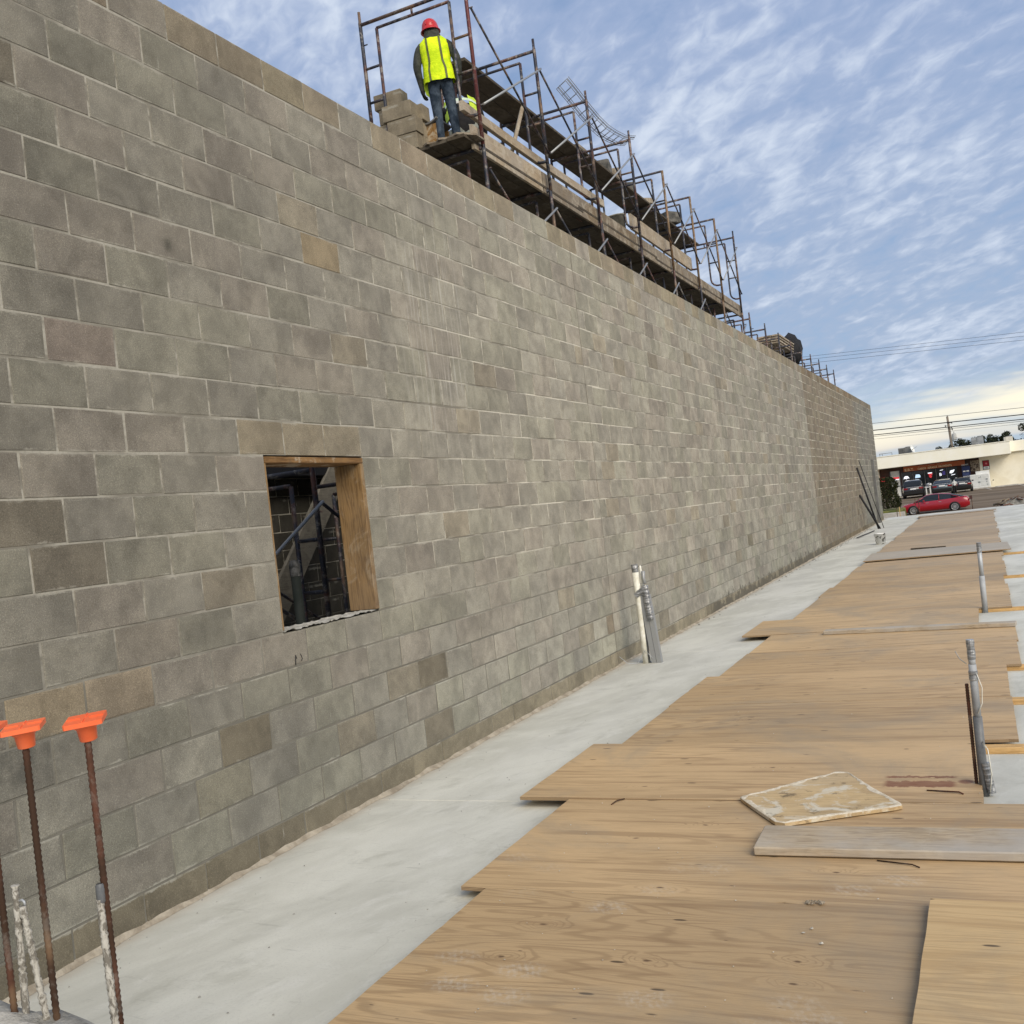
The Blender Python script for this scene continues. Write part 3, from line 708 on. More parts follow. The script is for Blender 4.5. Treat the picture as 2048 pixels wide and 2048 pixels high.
# ------------------------------------------------------------------ planks
rb = random.Random(31)
def plank(label, x0, x1, y0, y1, z0, z1, m=M_plank, group=None, rot=0., name='scaffold_plank', sag=0.):
    t = MB(); n_ = 7; vs = []; c = ((x0+x1)/2, (y0+y1)/2, (z0+z1)/2)
    for i in range(n_+1):
        f = i/n_; y = y0+(y1-y0)*f-c[1]; s = -sag*4*f*(1-f); e = .004
        vs += [(x0-c[0], y, z0-c[2]+s+e), (x0-c[0]+e, y, z0-c[2]+s), (x1-c[0]-e, y, z0-c[2]+s), (x1-c[0], y, z0-c[2]+s+e), (x1-c[0], y, z1-c[2]+s-e), (x1-c[0]-e, y, z1-c[2]+s), (x0-c[0]+e, y, z1-c[2]+s), (x0-c[0], y, z1-c[2]+s-e)]
    fs = [(8*i+j, 8*i+(j+1) % 8, 8*i+8+(j+1) % 8, 8*i+8+j) for i in range(n_) for j in range(8)]+[tuple(range(8)), tuple(range(8*n_+7, 8*n_-1, -1))]
    t.add(vs, fs); o = t.build(name, m); o.location = c; o.rotation_euler = (0, 0, rot)
    return tag(o, label, 'plank', group)
segs = [(10.95, 14.9), (14.75, 18.9), (18.8, 22.6), (22.5, 26.05)]
for si, (a, b_) in enumerate(segs):
    for j in range(6):
        x1 = -1.42-j*.243
        if si == 0 and j == 5: continue
        plank('dark lower platform plank, %s from the wall, %s length along' % (ORD[j], ORD[si]), x1-.235, x1, a+rb.uniform(-.06, .06) + (.0 if j < 4 else .1), b_, 6.262+.042*(si % 2), 6.302+.042*(si % 2), M_plank_d, 'planks of the lower scaffold platform')
for i, (a, b_) in enumerate([(11.17, 13.30), (13.34, 17.6), (17.62, 22.0), (22.02, 26.55)]):
    plank(['short upright toe board beside the standing worker', 'long upright toe board below the leaning timber strut', 'long upright toe board under the white bucket', 'upright toe board at the far end of the platform'][i], -1.465, -1.425, a, b_, 6.20, 6.50, M_plank_l if i == 0 else M_plank, 'toe boards along the scaffold platform', name='toe_board')
plank('pale guard plank lying across the frame bends beside the worker', -1.56, -1.50, 11.15, 16.25, 6.69, 6.81, M_plank_l, name='guard_plank', sag=.03)
plank('wide guard board on edge further along the scaffold past the bucket', -1.56, -1.51, 17.75, 22.05, 6.65, 6.93, M_plank_l, name='guard_plank', rot=.004)
for i, (a, b_) in enumerate([(13.08, 17.7), (17.5, 22.1), (22.0, 26.4)]):
    for j in range(2):
        plank('high plank laid on top of the frames, %s length, %s side' % (ORD[i], ('wall', 'outer')[j]), -2.58-.30*j, -2.29-.30*j, a+.25*j, b_, 8.245+.045*(i % 2), 8.29+.045*(i % 2), M_plank_d, 'high planks on top of the scaffold frames', name='high_plank')
# leaning short timber strut and odd pieces on the upper deck
o = MB().path([(0, 0, 0), (0, .75, 1.05)], .035, 4).build('timber_strut', M_plank_l); o.location = (-1.62, 12.62, 6.42); tag(o, 'short timber strut leaning beside the second scaffold frame', 'timber')
def tubm(name, m, r0, r1, h, seg=14, rim=.02):
    t = MB(); t.lathe([(0, 0), (r0, 0), (r1, h), (r1+rim, h), (r1+rim, h+.02), (r1-.01, h+.02), (r0-.015, .03), (0, .03)], seg=seg); return t.build(name, m)
o = tubm('mortar_bucket', mat('dusty_bucket', m_noisy((.16, .15, .12), (.30, .285, .24), 8, .8, .3)), .13, .155, .36)
o.location = (-1.72, 17.55, 6.50); o.rotation_euler = (R(6), R(-4), 0); o.scale = (1.1, 1.1, 1.0); tag(o, 'dusty grey mortar bucket on the platform beside the long guard board', 'bucket')
o = tubm('red_bucket', mat('red_plastic', color=(.32, .02, .015), rough=.5), .14, .16, .26); o.location = (-1.70, 15.35, 6.31); tag(o, 'red bucket just visible between toe board and guard plank', 'bucket')
for i, (y, w, h) in enumerate([(18.1, .30, .14), (19.6, .34, .26), (20.4, .22, .34), (21.1, .30, .20), (22.2, .34, .12), (24.2, .42, .26)]):
    t = MB().box((-w/2, -w*.7, 0), (w/2, w*.7, h), bev=.012)
    t.box((-w/2+.03, -w*.7+.03, h-.002), (w/2-.03, w*.7-.03, h+.012))
    o = t.build('supply_box', mat('dark_supplies', m_noisy((.05, .05, .045), (.16, .15, .13), 7, .8, .3)) if i % 2 else M_plank)
    o.location = (-2.52, y, 8.34); o.rotation_euler = (0, 0, .2*i); tag(o, '%s dark box of supplies on the high planks counted from the near end' % ORD[i], 'box', 'supplies on the high planks')
# sagging bundle of ladder reinforcement laid across two frame tops
def ladder(dz, dxx, label):
    A = [(15.35, 8.46), (15.8, 8.40), (16.3, 8.32), (16.75, 8.27), (17.2, 8.26), (17.65, 8.30), (18.2, 8.38), (18.85, 8.56)]
    t = thing('wire_reinforcement', label, 'wire mesh', (-1.6, 16, 8.2), group='bent wire reinforcement on the frame tops')
    pa = []; pb = []
    for y, z in A: pa.append((-1.78+dxx, y+.02*dz, z+dz*.03)); pb.append((-1.56+dxx, y-.14, z+dz*.03+.02))
    for p in (pa, pb):
        for d in (0, .02): MB().path([(x+d, y, z+d) for x, y, z in p], .0065, 4).build('side_wire', M_galv, t)
    for i in range(len(A)-1):
        for f in (0, .5):
            q = [Vector(pa[i]).lerp(Vector(pa[i+1]), f), Vector(pb[i]).lerp(Vector(pb[i+1]), f)]; MB().path(q, .005, 4).build('cross_wire', M_galv, t)
ladder(0, 0, 'bent ladder shaped wire reinforcement sagging between frame tops, lower strip')
ladder(1.0, .03, 'bent ladder shaped wire reinforcement sagging between frame tops, upper strip')

# loose blocks stacked on the platform
bm_ = MB()
bm_.box((-.198, -.097, 0), (.198, .097, .194), bev=.004)
bp = bm_.build('loose_block', None or M_block); attr_white(bp.data); tag(bp, '', 'concrete block')
placed = []
rb = random.Random(17)
spots = []
for i in range(2):
    for k in range(3): spots.append((-2.25-.0*i, 10.97+i*.205, 6.30+k*.2, 0, 'front pile'))
for k in range(5): spots.append((-2.64, 11.47, 6.32+k*.2, .05, 'left pile'))
for k in range(4): spots.append((-2.62, 11.71, 6.32+k*.2, -.04, 'rear pile'))
for i, (x, y, z, r, w) in enumerate(spots):
    o = bp if i == 0 else bp.copy()
    if i: COL.objects.link(o)
    o.location = (x+rb.uniform(-.035, .03), y+rb.uniform(-.012, .012), z); o.rotation_euler = (0, 0, r+rb.uniform(-.06, .06)); v = rb.uniform(.72, .92); o.color = (v, v*.91, v*.79, 1)
    row = {'front pile': '%s column of front pile' % ORD[(i//3) % 4], 'left pile': 'tall left pile', 'rear pile': 'rear pile'}[w]
    lev = ['bottom', 'second', 'third', 'fourth', 'topmost'][k_] if (k_ := round((z-6.30)/.2)) is not None else ''
    if w == 'front pile': lev = ['bottom', 'middle', 'topmost'][k_]
    if w == 'rear pile' and k_ == 3: lev = 'topmost'
    o['label'] = 'loose tan concrete block left of the worker, %s, %s' % (lev, row); o['group'] = 'concrete blocks stacked on the scaffold'
# mortar board with raised plywood side
t = thing('mortar_stand', 'stained wooden mortar stand with curved grey rim left of the worker', 'mortar stand', (-2.02, 11.45, 6.30))
MB().box((-2.13, 11.20, 6.30), (-1.93, 11.23, 6.66)).build('side_panel', M_ledge and mat('stained_panel', m_wood((.30, .17, .06), (.08, .04, .015), 2, .9, 0, .5)), t)
MB().box((-2.13, 11.52, 6.30), (-1.93, 11.55, 6.66)).build('side_panel', MATS['stained_panel'], t)
MB().box((-2.13, 11.23, 6.30), (-2.10, 11.52, 6.66)).build('side_panel', MATS['stained_panel'], t)
mm = MB(); vs = []
for i in range(9):
    f = i/8; x = -2.17+.27*f; z = 6.66+.05*(2*f-1)**2
    vs += [(x, 11.17, z), (x, 11.58, z), (x, 11.58, z+.02), (x, 11.17, z+.02)]
mm.add(vs, [(4*i+j, 4*i+(j+1) % 4, 4*i+4+(j+1) % 4, 4*i+4+j) for i in range(8) for j in range(4)]+[(0, 1, 2, 3), (35, 34, 33, 32)]); mm.build('rim', M_acgrey, t)
# worn plywood scrap at the platform end (ragged rim)
rb = random.Random(4); poly = [(-2.0, 11.3), (-2.02, 10.97), (-1.92, 10.90), (-1.84, 10.95), (-1.76, 10.88), (-1.66, 10.93), (-1.50, 10.88), (-1.42, 10.94), (-1.34, 11.05), (-1.34, 11.3)]
o = MB().prism([(a+rb.uniform(-.01, .01), b+rb.uniform(-.01, .01)) for a, b in poly], 6.306, 6.33).build('plywood_scrap', M_plank); tag(o, 'ragged plywood scrap at the near end of the platform under the worker', 'plywood')
# far lumber stack and black tarp bundle over the low scaffold
for j in range(4):
    for i in range(3):
        tag(MB().box((-2.45+i*.25, 33.3+.15*j, 6.36+.10*j), (-2.22+i*.25, 37.9+.1*j, 6.41+.10*j)).build('stacked_plank', M_plank_l if (i+j) % 2 else M_plank), 'yellow plank in the far lumber stack, %s layer up, %s from the left' % (ORD[j], ORD[i]), 'plank', 'planks stacked on the far scaffold')
tp = MB(); vs = []; rb = random.Random(9)
for i in range(9):
    for k in range(12):
        q = 2*math.pi*k/12; f = math.sin(math.pi*i/8); rr = (.22+.35*f)*(1+rb.uniform(-.12, .12))
        vs.append((rr*math.cos(q)*.8, (i-4)*.28, max(-.05, .42+rr*1.1*math.sin(q)+.12*(i-4)*.5)))
tp.add(vs, [(12*i+k, 12*i+(k+1) % 12, 12*i+12+(k+1) % 12, 12*i+12+k) for i in range(8) for k in range(12)]+[tuple(range(12)), tuple(range(107, 95, -1))], sm=True)
o = tp.build('tarp_bundle', M_blkcloth); o.location = (-2.0, 37.3, 6.12); tag(o, 'black tarp bundle heaped at the end of the far lumber stack', 'tarp')
# inside the opening: leaning pale plank, pipe, ledger
t = MB(); t.box((-.02, -1.3, -.16), (.02, 1.3, .16), bev=.006); o = t.build('leaning_plank', mat('pale_plank', m_wood((.16, .145, .115), (.10, .09, .07), 1, .8, .1, .1))); o.location = (-3.2, 9.45, 1.82); o.rotation_euler = (R(46), 0, 0)
tag(o, 'pale plank leaning diagonally behind the scaffold in the window opening', 'plank')
t = thing('conduit_stub', 'dark green pipe stub with torn top just inside the window opening', 'pipe', (-.6, 5.63, 0))
MB().path([(-.6, 5.63, 0), (-.6, 5.63, 1.46)], .033, 12).build('pipe', mat('dark_green_pipe', m_noisy((.006, .010, .008), (.014, .018, .016), 8, .8, .2)), t)
MB().lathe([(.036, 1.45), (.038, 1.52), (.032, 1.56), (.022, 1.545)], (-.6, 5.63, 0), 10).build('torn_sleeve', mat('dark_tape', m_noisy((.02, .022, .022), (.10, .10, .10), 30, .6, .5)), t)
o = MB().box((-3.49, 6, 2.44), (-3.2, 16, 2.62)).build('ledger_beam', M_black); tag(o, 'dark steel ledger beam along the inner wall seen in the window opening', 'beam')

# ------------------------------------------------------------------ plywood walkway
PZ0, PZ1 = .038, .056
def sheet(x0, x1, y0, y1, label, z=PZ0, m=None, th=.018, rot=0., tilt=0., tx=0., name='plywood_sheet', group='plywood sheets of the walkway', chips=True, seed=0):
    rr = random.Random(int(y0*97)+seed); m = m or (M_ply if y0 < 9 else M_ply_far)
    cx, cy = (x0+x1)/2, (y0+y1)/2; poly = []
    def edge(a, b, nrm):
        d = (Vector(b)-Vector(a)); L = d.length; k = max(2, int(L/.05)); out = []
        for i in range(k):
            p = Vector(a)+d*(i/k); w = (.0012*math.sin(i*.8)+(rr.uniform(-.009, 0) if rr.random() < .07 else 0)) if chips and y0 < 9 else 0
            out.append((p.x+nrm[0]*w, p.y+nrm[1]*w))
        return out
    c4 = [(x0-cx, y0-cy), (x1-cx, y0-cy), (x1-cx, y1-cy), (x0-cx, y1-cy)]; nn = [(0, -1), (1, 0), (0, 1), (-1, 0)]
    for i in range(4): poly += edge(c4[i], c4[(i+1) % 4], nn[i])
    o = MB().prism(poly, 0, th).build(name, m); o.location = (cx, cy, z); o.rotation_euler = (tx, tilt, rot)
    return tag(o, label, 'plywood sheet', group)
rows = [(1.62, 1.49, 2.735, .0), (1.505, 2.74, 3.950, .0), (1.375, 3.955, 5.265, 0), (1.07, 5.27, 6.505, 0), (1.26, 6.51, 7.735, .0), (1.25, 7.736, 8.968, 0), (1.36, 8.969, 10.20, 0), (1.375, 10.201, 11.42, 0), (1.045, 11.425, 12.655, 0)]
y = 12.66; k = 0
xs_ = [1.39, 1.40, 1.37, 1.42, 1.43, 1.41, 1.45, 1.40, 1.44, 1.47, 1.44, 1.46, 1.50, 1.45, 1.48, 1.50, 1.47, 1.46, 1.5, 1.5, 1.49, 1.5, 1.52]
while y < 41: rows.append((xs_[k % len(xs_)], y, y+1.2192, 0)); y += 1.22; k += 1
names_ = {0: 'nearest plywood sheet at the bottom of the picture', 1: 'plywood sheet with clear boot prints, under the overlapping fresh sheet', 2: 'plywood sheet carrying the grey plank and the cement splashed panel',
          3: 'plywood sheet with raised left corner and the red brown smear', 8: 'plywood sheet jutting furthest left with a gap beneath its corner'}
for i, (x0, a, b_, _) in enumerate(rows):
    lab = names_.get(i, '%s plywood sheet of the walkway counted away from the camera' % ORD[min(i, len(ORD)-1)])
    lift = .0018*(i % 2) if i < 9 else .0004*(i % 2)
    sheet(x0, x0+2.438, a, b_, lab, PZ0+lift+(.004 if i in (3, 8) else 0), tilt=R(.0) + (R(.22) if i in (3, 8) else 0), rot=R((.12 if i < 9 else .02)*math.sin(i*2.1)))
sheet(1.42, 4.02, 20.72, 22.7, 'grey weathered plywood sheet lying on top of the walkway past the near pole', .078, M_ply_grey, rot=R(.6), group=None)
sheet(1.46, 4.05, 40.2, 41.2, 'grey plywood sheet at the far end of the walkway near the red car', .062, M_ply_grey, group=None)
sheet(3.325, 5.76, 2.75, 3.965, 'fresh yellow plywood sheet overlapping at the bottom right corner', .075, M_ply_new, group=None, rot=R(-.6), name='plywood_offcut')
for i, yy in enumerate((6.43, 7.75, 9.03, 12.70, 16.35, 20.6)):
    o = MB().box((-1.35, -.044, 0), (1.35, .044, .037), bev=.003).build('sleeper_board', M_board_pine); o.location = (3.05+(.0, .35, .3, .1, .2, .2)[i], yy, 0); o.rotation_euler = (0, 0, R((.8, .2, -.4, .6, 0, .3)[i]))
    tag(o, 'yellow pine sleeper sticking out right of the walkway, %s from the camera' % ORD[i], 'timber', 'sleepers under the plywood')
for i in range(8):      # supports under the left edges
    yy = (2.2, 3.4, 4.6, 6.0, 8.4, 10., 11.9, 14.)[i]
    o = MB().box((1.75, yy-.044, 0), (3.2, yy+.044, .037)).build('hidden_sleeper', M_board_pine); tag(o, '%s pine sleeper under the left part of the plywood, counted from the camera' % ORD[i], 'timber', 'hidden sleepers under the walkway')
# boards lying on the plywood
o = MB().box((-1.35, -.152, 0), (1.35, .152, .038), bev=.005).build('loose_board', M_board_grey); o.location = (3.93, 4.628, .062); o.rotation_euler = (0, 0, R(1.2)); tag(o, 'wide weathered grey plank lying across the plywood, nearest plank', 'plank')
o = MB().box((-.93, -.07, 0), (.93, .07, .04), bev=.004).build('loose_board', M_board_grey); o.location = (2.90, 11.17, .060); o.rotation_euler = (0, 0, R(-5.5)); tag(o, 'long narrow grey board lying across the walkway before the tall pole', 'plank')
o = MB().box((-.36, -.03, 0), (.36, .03, .03), bev=.004).build('loose_board', M_plank_d); o.location = (2.5, 23.2, .062); o.rotation_euler = (0, 0, R(-16)); tag(o, 'dark broken stick lying beyond the grey plywood sheet', 'stick')
# cement-splashed hawk board
poly = [(2.35, 5.26), (2.37, 5.22), (2.60, 4.87), (2.65, 4.85), (2.9, 5.0), (3.12, 5.12), (3.155, 5.15), (3.145, 5.19), (2.99, 5.45), (2.84, 5.73), (2.79, 5.75), (2.6, 5.55)]
t = thing('mortar_hawk', 'small rounded plywood panel splashed with white cement lying on the walkway', 'plywood panel', (2.75, 5.3, .062))
MB().prism(poly, .062, .078).build('panel', M_ledge, t)
rim = MB(); rb = random.Random(2); vs = []; n_ = len(poly); pts = []
for i in range(n_):
    a, b_ = Vector(poly[i]), Vector(poly[(i+1) % n_]); kk = max(1, int((b_-a).length/.03))
    for q in range(kk): pts.append(a.lerp(b_, q/kk))
cen = Vector((2.76, 5.3)); 
for p in pts:
    d = (cen-p).normalized(); w = rb.uniform(.01, .04)
    vs += [(p.x, p.y, .0782), ((p+d*w*.4).x, (p+d*w*.4).y, .0782+rb.uniform(.003, .008)), ((p+d*w).x, (p+d*w).y, .0784)]
rim.add(vs, [(3*i+j, 3*i+j+1, (3*i+4+j) % len(vs), (3*i+3+j) % len(vs)) for i in range(len(pts)) for j in (0, 1)], sm=True)
rim.build('cement_crust', mat('cream_cement', m_noisy((.56, .48, .35), (.74, .67, .54), 30, .95, .5)), t)
# crumbs: chips of mortar on the sheets and slab
cr = MB(); rb = random.Random(12)
def chunk(c, s, mb):
    v = [(c[0]+s*rb.uniform(.5, 1)*a, c[1]+s*rb.uniform(.5, 1)*b, c[2]+s*rb.uniform(.3, .8)*d) for a, b, d in ((1, 0, .2), (0, 1, .3), (-1, 0, .2), (0, -1, .3), (.2, .1, 1.1), (0, 0, -.3))]
    mb.add(v, [(0, 1, 4), (1, 2, 4), (2, 3, 4), (3, 0, 4), (1, 0, 5), (2, 1, 5), (3, 2, 5), (0, 3, 5)])
for i in range(150):
    yy = 2.9+rb.random()**1.5*7; xx = rb.uniform(1.5, 3.6); chunk((xx, yy, .062), rb.uniform(.002, .006), cr)
for c, s in (((2.94, 3.72, .063), .010), ((2.915, 3.68, .063), .008), ((2.99, 3.60, .063), .010)): chunk(c, s, cr)
tag(cr.build('mortar_crumbs', M_crust), 'scattered crumbs of mortar on the plywood', 'crumbs', kind='stuff')
cl = MB(); 
for i in range(26): chunk((2.915+rb.uniform(-.03, .035), 3.955+rb.uniform(-.016, .016), .064), rb.uniform(.005, .011), cl)
tag(cl.build('crumb_pile', mat('brown_crumbs', m_noisy((.16, .13, .09), (.34, .29, .22), 40, .95, .4))), 'little crumbled lump of dried mortar on the near plywood', 'crumb pile')
cs = MB()
for i in range(240): chunk((rb.uniform(.05, 1.35) if i % 2 else abs(rb.gauss(.04, .12))+.03, 2.2+rb.random()**1.4*20, .002), rb.uniform(.002, .008), cs)
for i in range(260): chunk((.03+abs(rb.gauss(0, .07)), rb.uniform(25, 37) if i % 3 else rb.uniform(13, 25), .004), rb.uniform(.006, .028), cs)
tag(cs.build('slab_grit', M_rough), 'grit and mortar droppings on the concrete slab', 'grit', kind='stuff')
o = MB().path([(2.385, 5.19, .060), (2.40, 5.24, .066), (2.43, 5.30, .060)], .0035, 5).build('nail', M_rebar)
o = tag(o, 'small dark nail lying by the step in the plywood edge', 'nail'); o.location = (-.72, -.02, 0)
o = MB().path([(3.25, 5.46, .062), (3.40, 5.42, .066), (3.42, 5.40, .062)], .004, 5).build('nail', M_rebar); tag(o, 'long bent nail beside the red brown smear', 'nail')
o = MB().path([(3.10, 4.445, .060), (3.24, 4.40, .064), (3.27, 4.38, .060)], .003, 5).build('nail', M_rebar); tag(o, 'dark wire offcut poking from beneath the near grey plank', 'wire')

# ------------------------------------------------------------------ rebar cluster, pier
pr = MB(); rb = random.Random(8); NX = NY = 14; vs = []
def pz(i, j):
    x = i/NX; y = j/NY; e = min(x, 1-x, y, 1-y)
    return .615+rb.uniform(-.012, .012)+.07*math.exp(-((x-.28)**2+(y-.75)**2)*14)-(.03 if e < .02 else 0)
X0, X1, Y0_, Y1_ = 1.16, 1.90, 1.30, 1.68
for j in range(NY+1):
    for i in range(NX+1): vs.append((X0+(X1-X0)*i/NX, Y0_+(Y1_-Y0_)*j/NY+.02*math.sin(i*.9), pz(i, j)))
pr.add(vs, [(j*(NX+1)+i, j*(NX+1)+i+1, (j+1)*(NX+1)+i+1, (j+1)*(NX+1)+i) for j in range(NY) for i in range(NX)], sm=True)
per = [(i, 0) for i in range(NX)]+[(NX, j) for j in range(NY)]+[(i, NY) for i in range(NX, 0, -1)]+[(0, j) for j in range(NY, 0, -1)]
b0 = len(pr.v); tops = [vs[j*(NX+1)+i] for i, j in per]; pr.add(tops+[(a, b_, 0) for a, b_, c in tops], [(i, (i+1) % len(per), len(per)+(i+1) % len(per), len(per)+i) for i in range(len(per))])
tag(pr.build('concrete_pier', M_rough), 'rough topped concrete pier at the bottom left corner holding the rebar', 'pier')
def ribbed(p0, p1, r, name, mt, parent, pitch=.0135, crust=None):
    p0, p1 = Vector(p0), Vector(p1); L = (p1-p0).length; n_ = int(L/pitch*2); pts = []; rr = []; q = random.Random(int(p0.x*999))
    for i in range(n_+1):
        f = i/n_; pts.append(p0.lerp(p1, f)); e = q.uniform(0, crust) if crust else 0; rr.append(r*(.94 if i % 2 else 1.20)+e)
    return MB().path(pts, rr, 8).build(name, mt, parent)
def cap(c, parent, rot):
    M = Matrix.Translation(c) @ Euler((R(rot[0]), R(rot[1]), R(rot[2]))).to_matrix().to_4x4()
    t = MB(); a = .0425
    t.prism([(-a, -a*.92), (-a*.92, -a), (a*.92, -a), (a, -a*.92), (a, a*.92), (a*.92, a), (-a*.92, a), (-a, a*.92)], 0, .011, M=M)
    t.lathe([(.017, -.042), (.0195, -.040), (.0225, -.012), (.026, -.010), (.031, 0)], (0, 0, 0), 18, M=M)
    for s in range(4): t.prism([(.010, -.0012), (.040, -.0012), (.040, .0012), (.010, .0012)], .0105, .0135, M=M @ Matrix.Rotation(R(90*s), 4, 'Z'))
    o = t.build('safety_cap', M_orange, parent)
for (x, y, zt, lab, rot) in ((1.737, 1.702, 1.262, 'rusty rebar with orange safety cap, right of the three', (6, -3, 38)), (1.604, 1.643, 1.262, 'rusty rebar with orange safety cap, middle of the three', (4, -3, 40)), (1.505, 1.612, 1.268, 'rusty rebar with orange safety cap, cut by the left picture edge', (4, 2, 30))):
    t = thing('capped_rebar', lab, 'rebar', (x, y, .55), group='capped rebar at the pier')
    ribbed((x+.004, y, .50), (x, y, zt), .0072, 'bar', M_rebar, t)
    cap(Vector((x, y, zt+.038)), t, rot)
    if x > 1.7:
        ribbed((x+.004, y-.013, .50), (x-.003, y-.013, .895), .0075, 'lap_bar', M_crustbar, t, crust=.0015)
        MB().lathe([(.008, .885), (.0105, .89), (.010, .925), (.007, .93)], (x-.002, y-.010, 0), 10).build('tie_wrap', M_pvc_dark, t)
for (a, b_, lab) in (((1.538, 1.616, .52), (1.549, 1.618, .945), 'short crusted rebar standing between the capped bars'), ((1.592, 1.642, .52), (1.559, 1.623, .895), 'short splashed rebar leaning left with a hooked top')):
    t = thing('short_rebar', lab, 'rebar', a, group='short splashed rebar'); ribbed(a, b_, .0062, 'bar', M_crustbar, t, crust=.0032)
    if b_[2] < .9: MB().path([(b_[0]+.011*math.cos(q), b_[1], b_[2]+.004+.011*math.sin(q)) for q in [R(40*i) for i in range(8)]], .003, 5).build('tie_wire', M_galv_l, t)

# ------------------------------------------------------------------ pipe stubs
def tape_wrap(c0, c1, r, parent, seed, name='tape', seg=14, rough=.055):
    q = random.Random(seed); c0, c1 = Vector(c0), Vector(c1); n_ = max(5, int((c1-c0).length/.016)); d = (c1-c0); vs = []
    ax = d.normalized(); a = ax.cross(Vector((1, 0, 0))).normalized(); b_ = ax.cross(a)
    for i in range(n_+1):
        c = c0+d*(i/n_); base = r*(1+.035*math.sin(i*1.9+seed))
        for k in range(seg): w = 2*math.pi*k/seg; rr = base*(1+q.uniform(-rough, rough)); vs.append(c+(a*math.cos(w)+b_*math.sin(w))*rr)
    m = MB(); m.add(vs, [(seg*i+k, seg*i+(k+1) % seg, seg*(i+1)+(k+1) % seg, seg*(i+1)+k) for i in range(n_) for k in range(seg)]+[tuple(range(seg-1, -1, -1)), tuple(range(n_*seg, n_*seg+seg))])
    return m.build(name, M_tape, parent)
t = thing('pipe_cluster', 'white pipe bundled with taped steel channel standing on the slab by the wall', 'pipes', (.27, 10.28, 0))
MB().path([(.265, 10.28, 0), (.268, 10.28, .30), (.266, 10.28, .62), (.262, 10.28, .965)], .035, 16).build('white_pipe', M_pvc, t)
tape_wrap((.262, 10.28, .965), (.258, 10.28, 1.05), .035, t, 3, 'torn_collar')
MB().path([(.345, 10.30, .35), (.33, 10.30, .70), (.315, 10.30, 1.03)], .011, 8).build('thin_pipe', M_pvc, t)
MB().path([(.305, 10.27, 0), (.300, 10.27, .4), (.290, 10.27, .66)], .012, 8).build('dark_pipe', M_pvc_dark, t)
ch = MB(); a0, a1 = Vector((.40, 10.27, 0)), Vector((.345, 10.29, .72))
for dx0, w in ((-.062, .052), (-.006, .052)):
    ch.add([a0+Vector((dx0, -.03, 0)), a0+Vector((dx0+w, -.03, 0)), a0+Vector((dx0+w, .03, 0)), a0+Vector((dx0, .03, 0)), a1+Vector((dx0, -.03, 0)), a1+Vector((dx0+w, -.03, 0)), a1+Vector((dx0+w, .03, 0)), a1+Vector((dx0, .03, 0))],
           [(3, 2, 1, 0), (4, 5, 6, 7), (0, 1, 5, 4), (1, 2, 6, 5), (2, 3, 7, 6), (3, 0, 4, 7)])
ch.build('steel_channel', M_galv, t)
tape_wrap((.378, 10.25, .46), (.348, 10.27, .82), .036, t, 7)
tape_wrap((.25, 10.235, .72), (.36, 10.255, .80), .030, t, 9, 'tie_band')
MB().path([(.36, 10.26, .84), (.345, 10.27, .90), (.35, 10.27, .97)], [.02, .017, .021], 8).build('cable_end', M_galv, t)
MB().path([(.02, 10.15, .10), (.10, 10.17, .02), (.20, 10.2, .012), (.28, 10.24, .14), (.36, 10.22, .06)], .0035, 5).build('loose_wire', M_galv_l, t)
t = thing('conduit_pole', 'grey conduit with taped tip and dark sleeve standing in the plywood cutout at right', 'pipe', (3.52, 5.6, 0))
c = lambda f: Vector((3.505, 5.57, 0)).lerp(Vector((3.50, 5.60, .80)), f)
def cp(z): return Vector((3.575-.045*(1-z/.78), 5.585, z))
PX = lambda z: (3.512+.02*z, 5.585, z)
MB().path([PX(.0), PX(.18), PX(.40)], .0225, 16).build('dark_sleeve', M_pvc_dark, t)
MB().path([PX(.40), PX(.55), PX(.665)], [.0185, .0185, .0185], 16).build('grey_pipe', M_pvc_grey, t)
MB().path([PX(.66), PX(.70)], .017, 14).build('inner_pipe', M_pvc_grey, t)
tape_wrap(PX(.69), PX(.79), .0195, t, 5, 'foil_tip'); tape_wrap(PX(.585), PX(.632), .0215, t, 6, 'tape_band', rough=.03)
tape_wrap((3.545, 5.565, .02), (3.53, 5.57, .17), .020, t, 8, 'tape')
ribbed((3.478, 5.60, 0), (3.488, 5.60, .565), .008, 'rusty_bar', M_rebar, t)
MB().path([(3.535, 5.55, .01), (3.555, 5.54, .12), (3.55, 5.55, .24), (3.53, 5.56, .28), (3.54, 5.55, .25)], .0028, 5).build('white_wire', M_pvc, t)
MB().path([(3.54, 5.57, .62), (3.558, 5.565, .55), (3.55, 5.565, .47), (3.525, 5.56, .42)], .0022, 5).build('white_wire', M_pvc, t)
MB().path([(3.50, 5.57, .67), (3.47, 5.56, .70), (3.455, 5.55, .74)], .0022, 5).build('tie_wire', M_galv, t)
t = thing('conduit_pole', 'slim galvanized pole with flattened tip rising from the far walkway edge', 'pipe', (3.55, 12.65, 0))
QX = lambda z: (3.548+.02*z, 12.66, z)
MB().path([QX(0), QX(.42)], .030, 12).build('lower_pipe', M_pvc_grey, t); MB().path([QX(.42), QX(.70)], .024, 12).build('upper_pipe', M_galv_l, t)
tape_wrap(QX(.69), QX(.80), .026, t, 15, 'foil_tip')

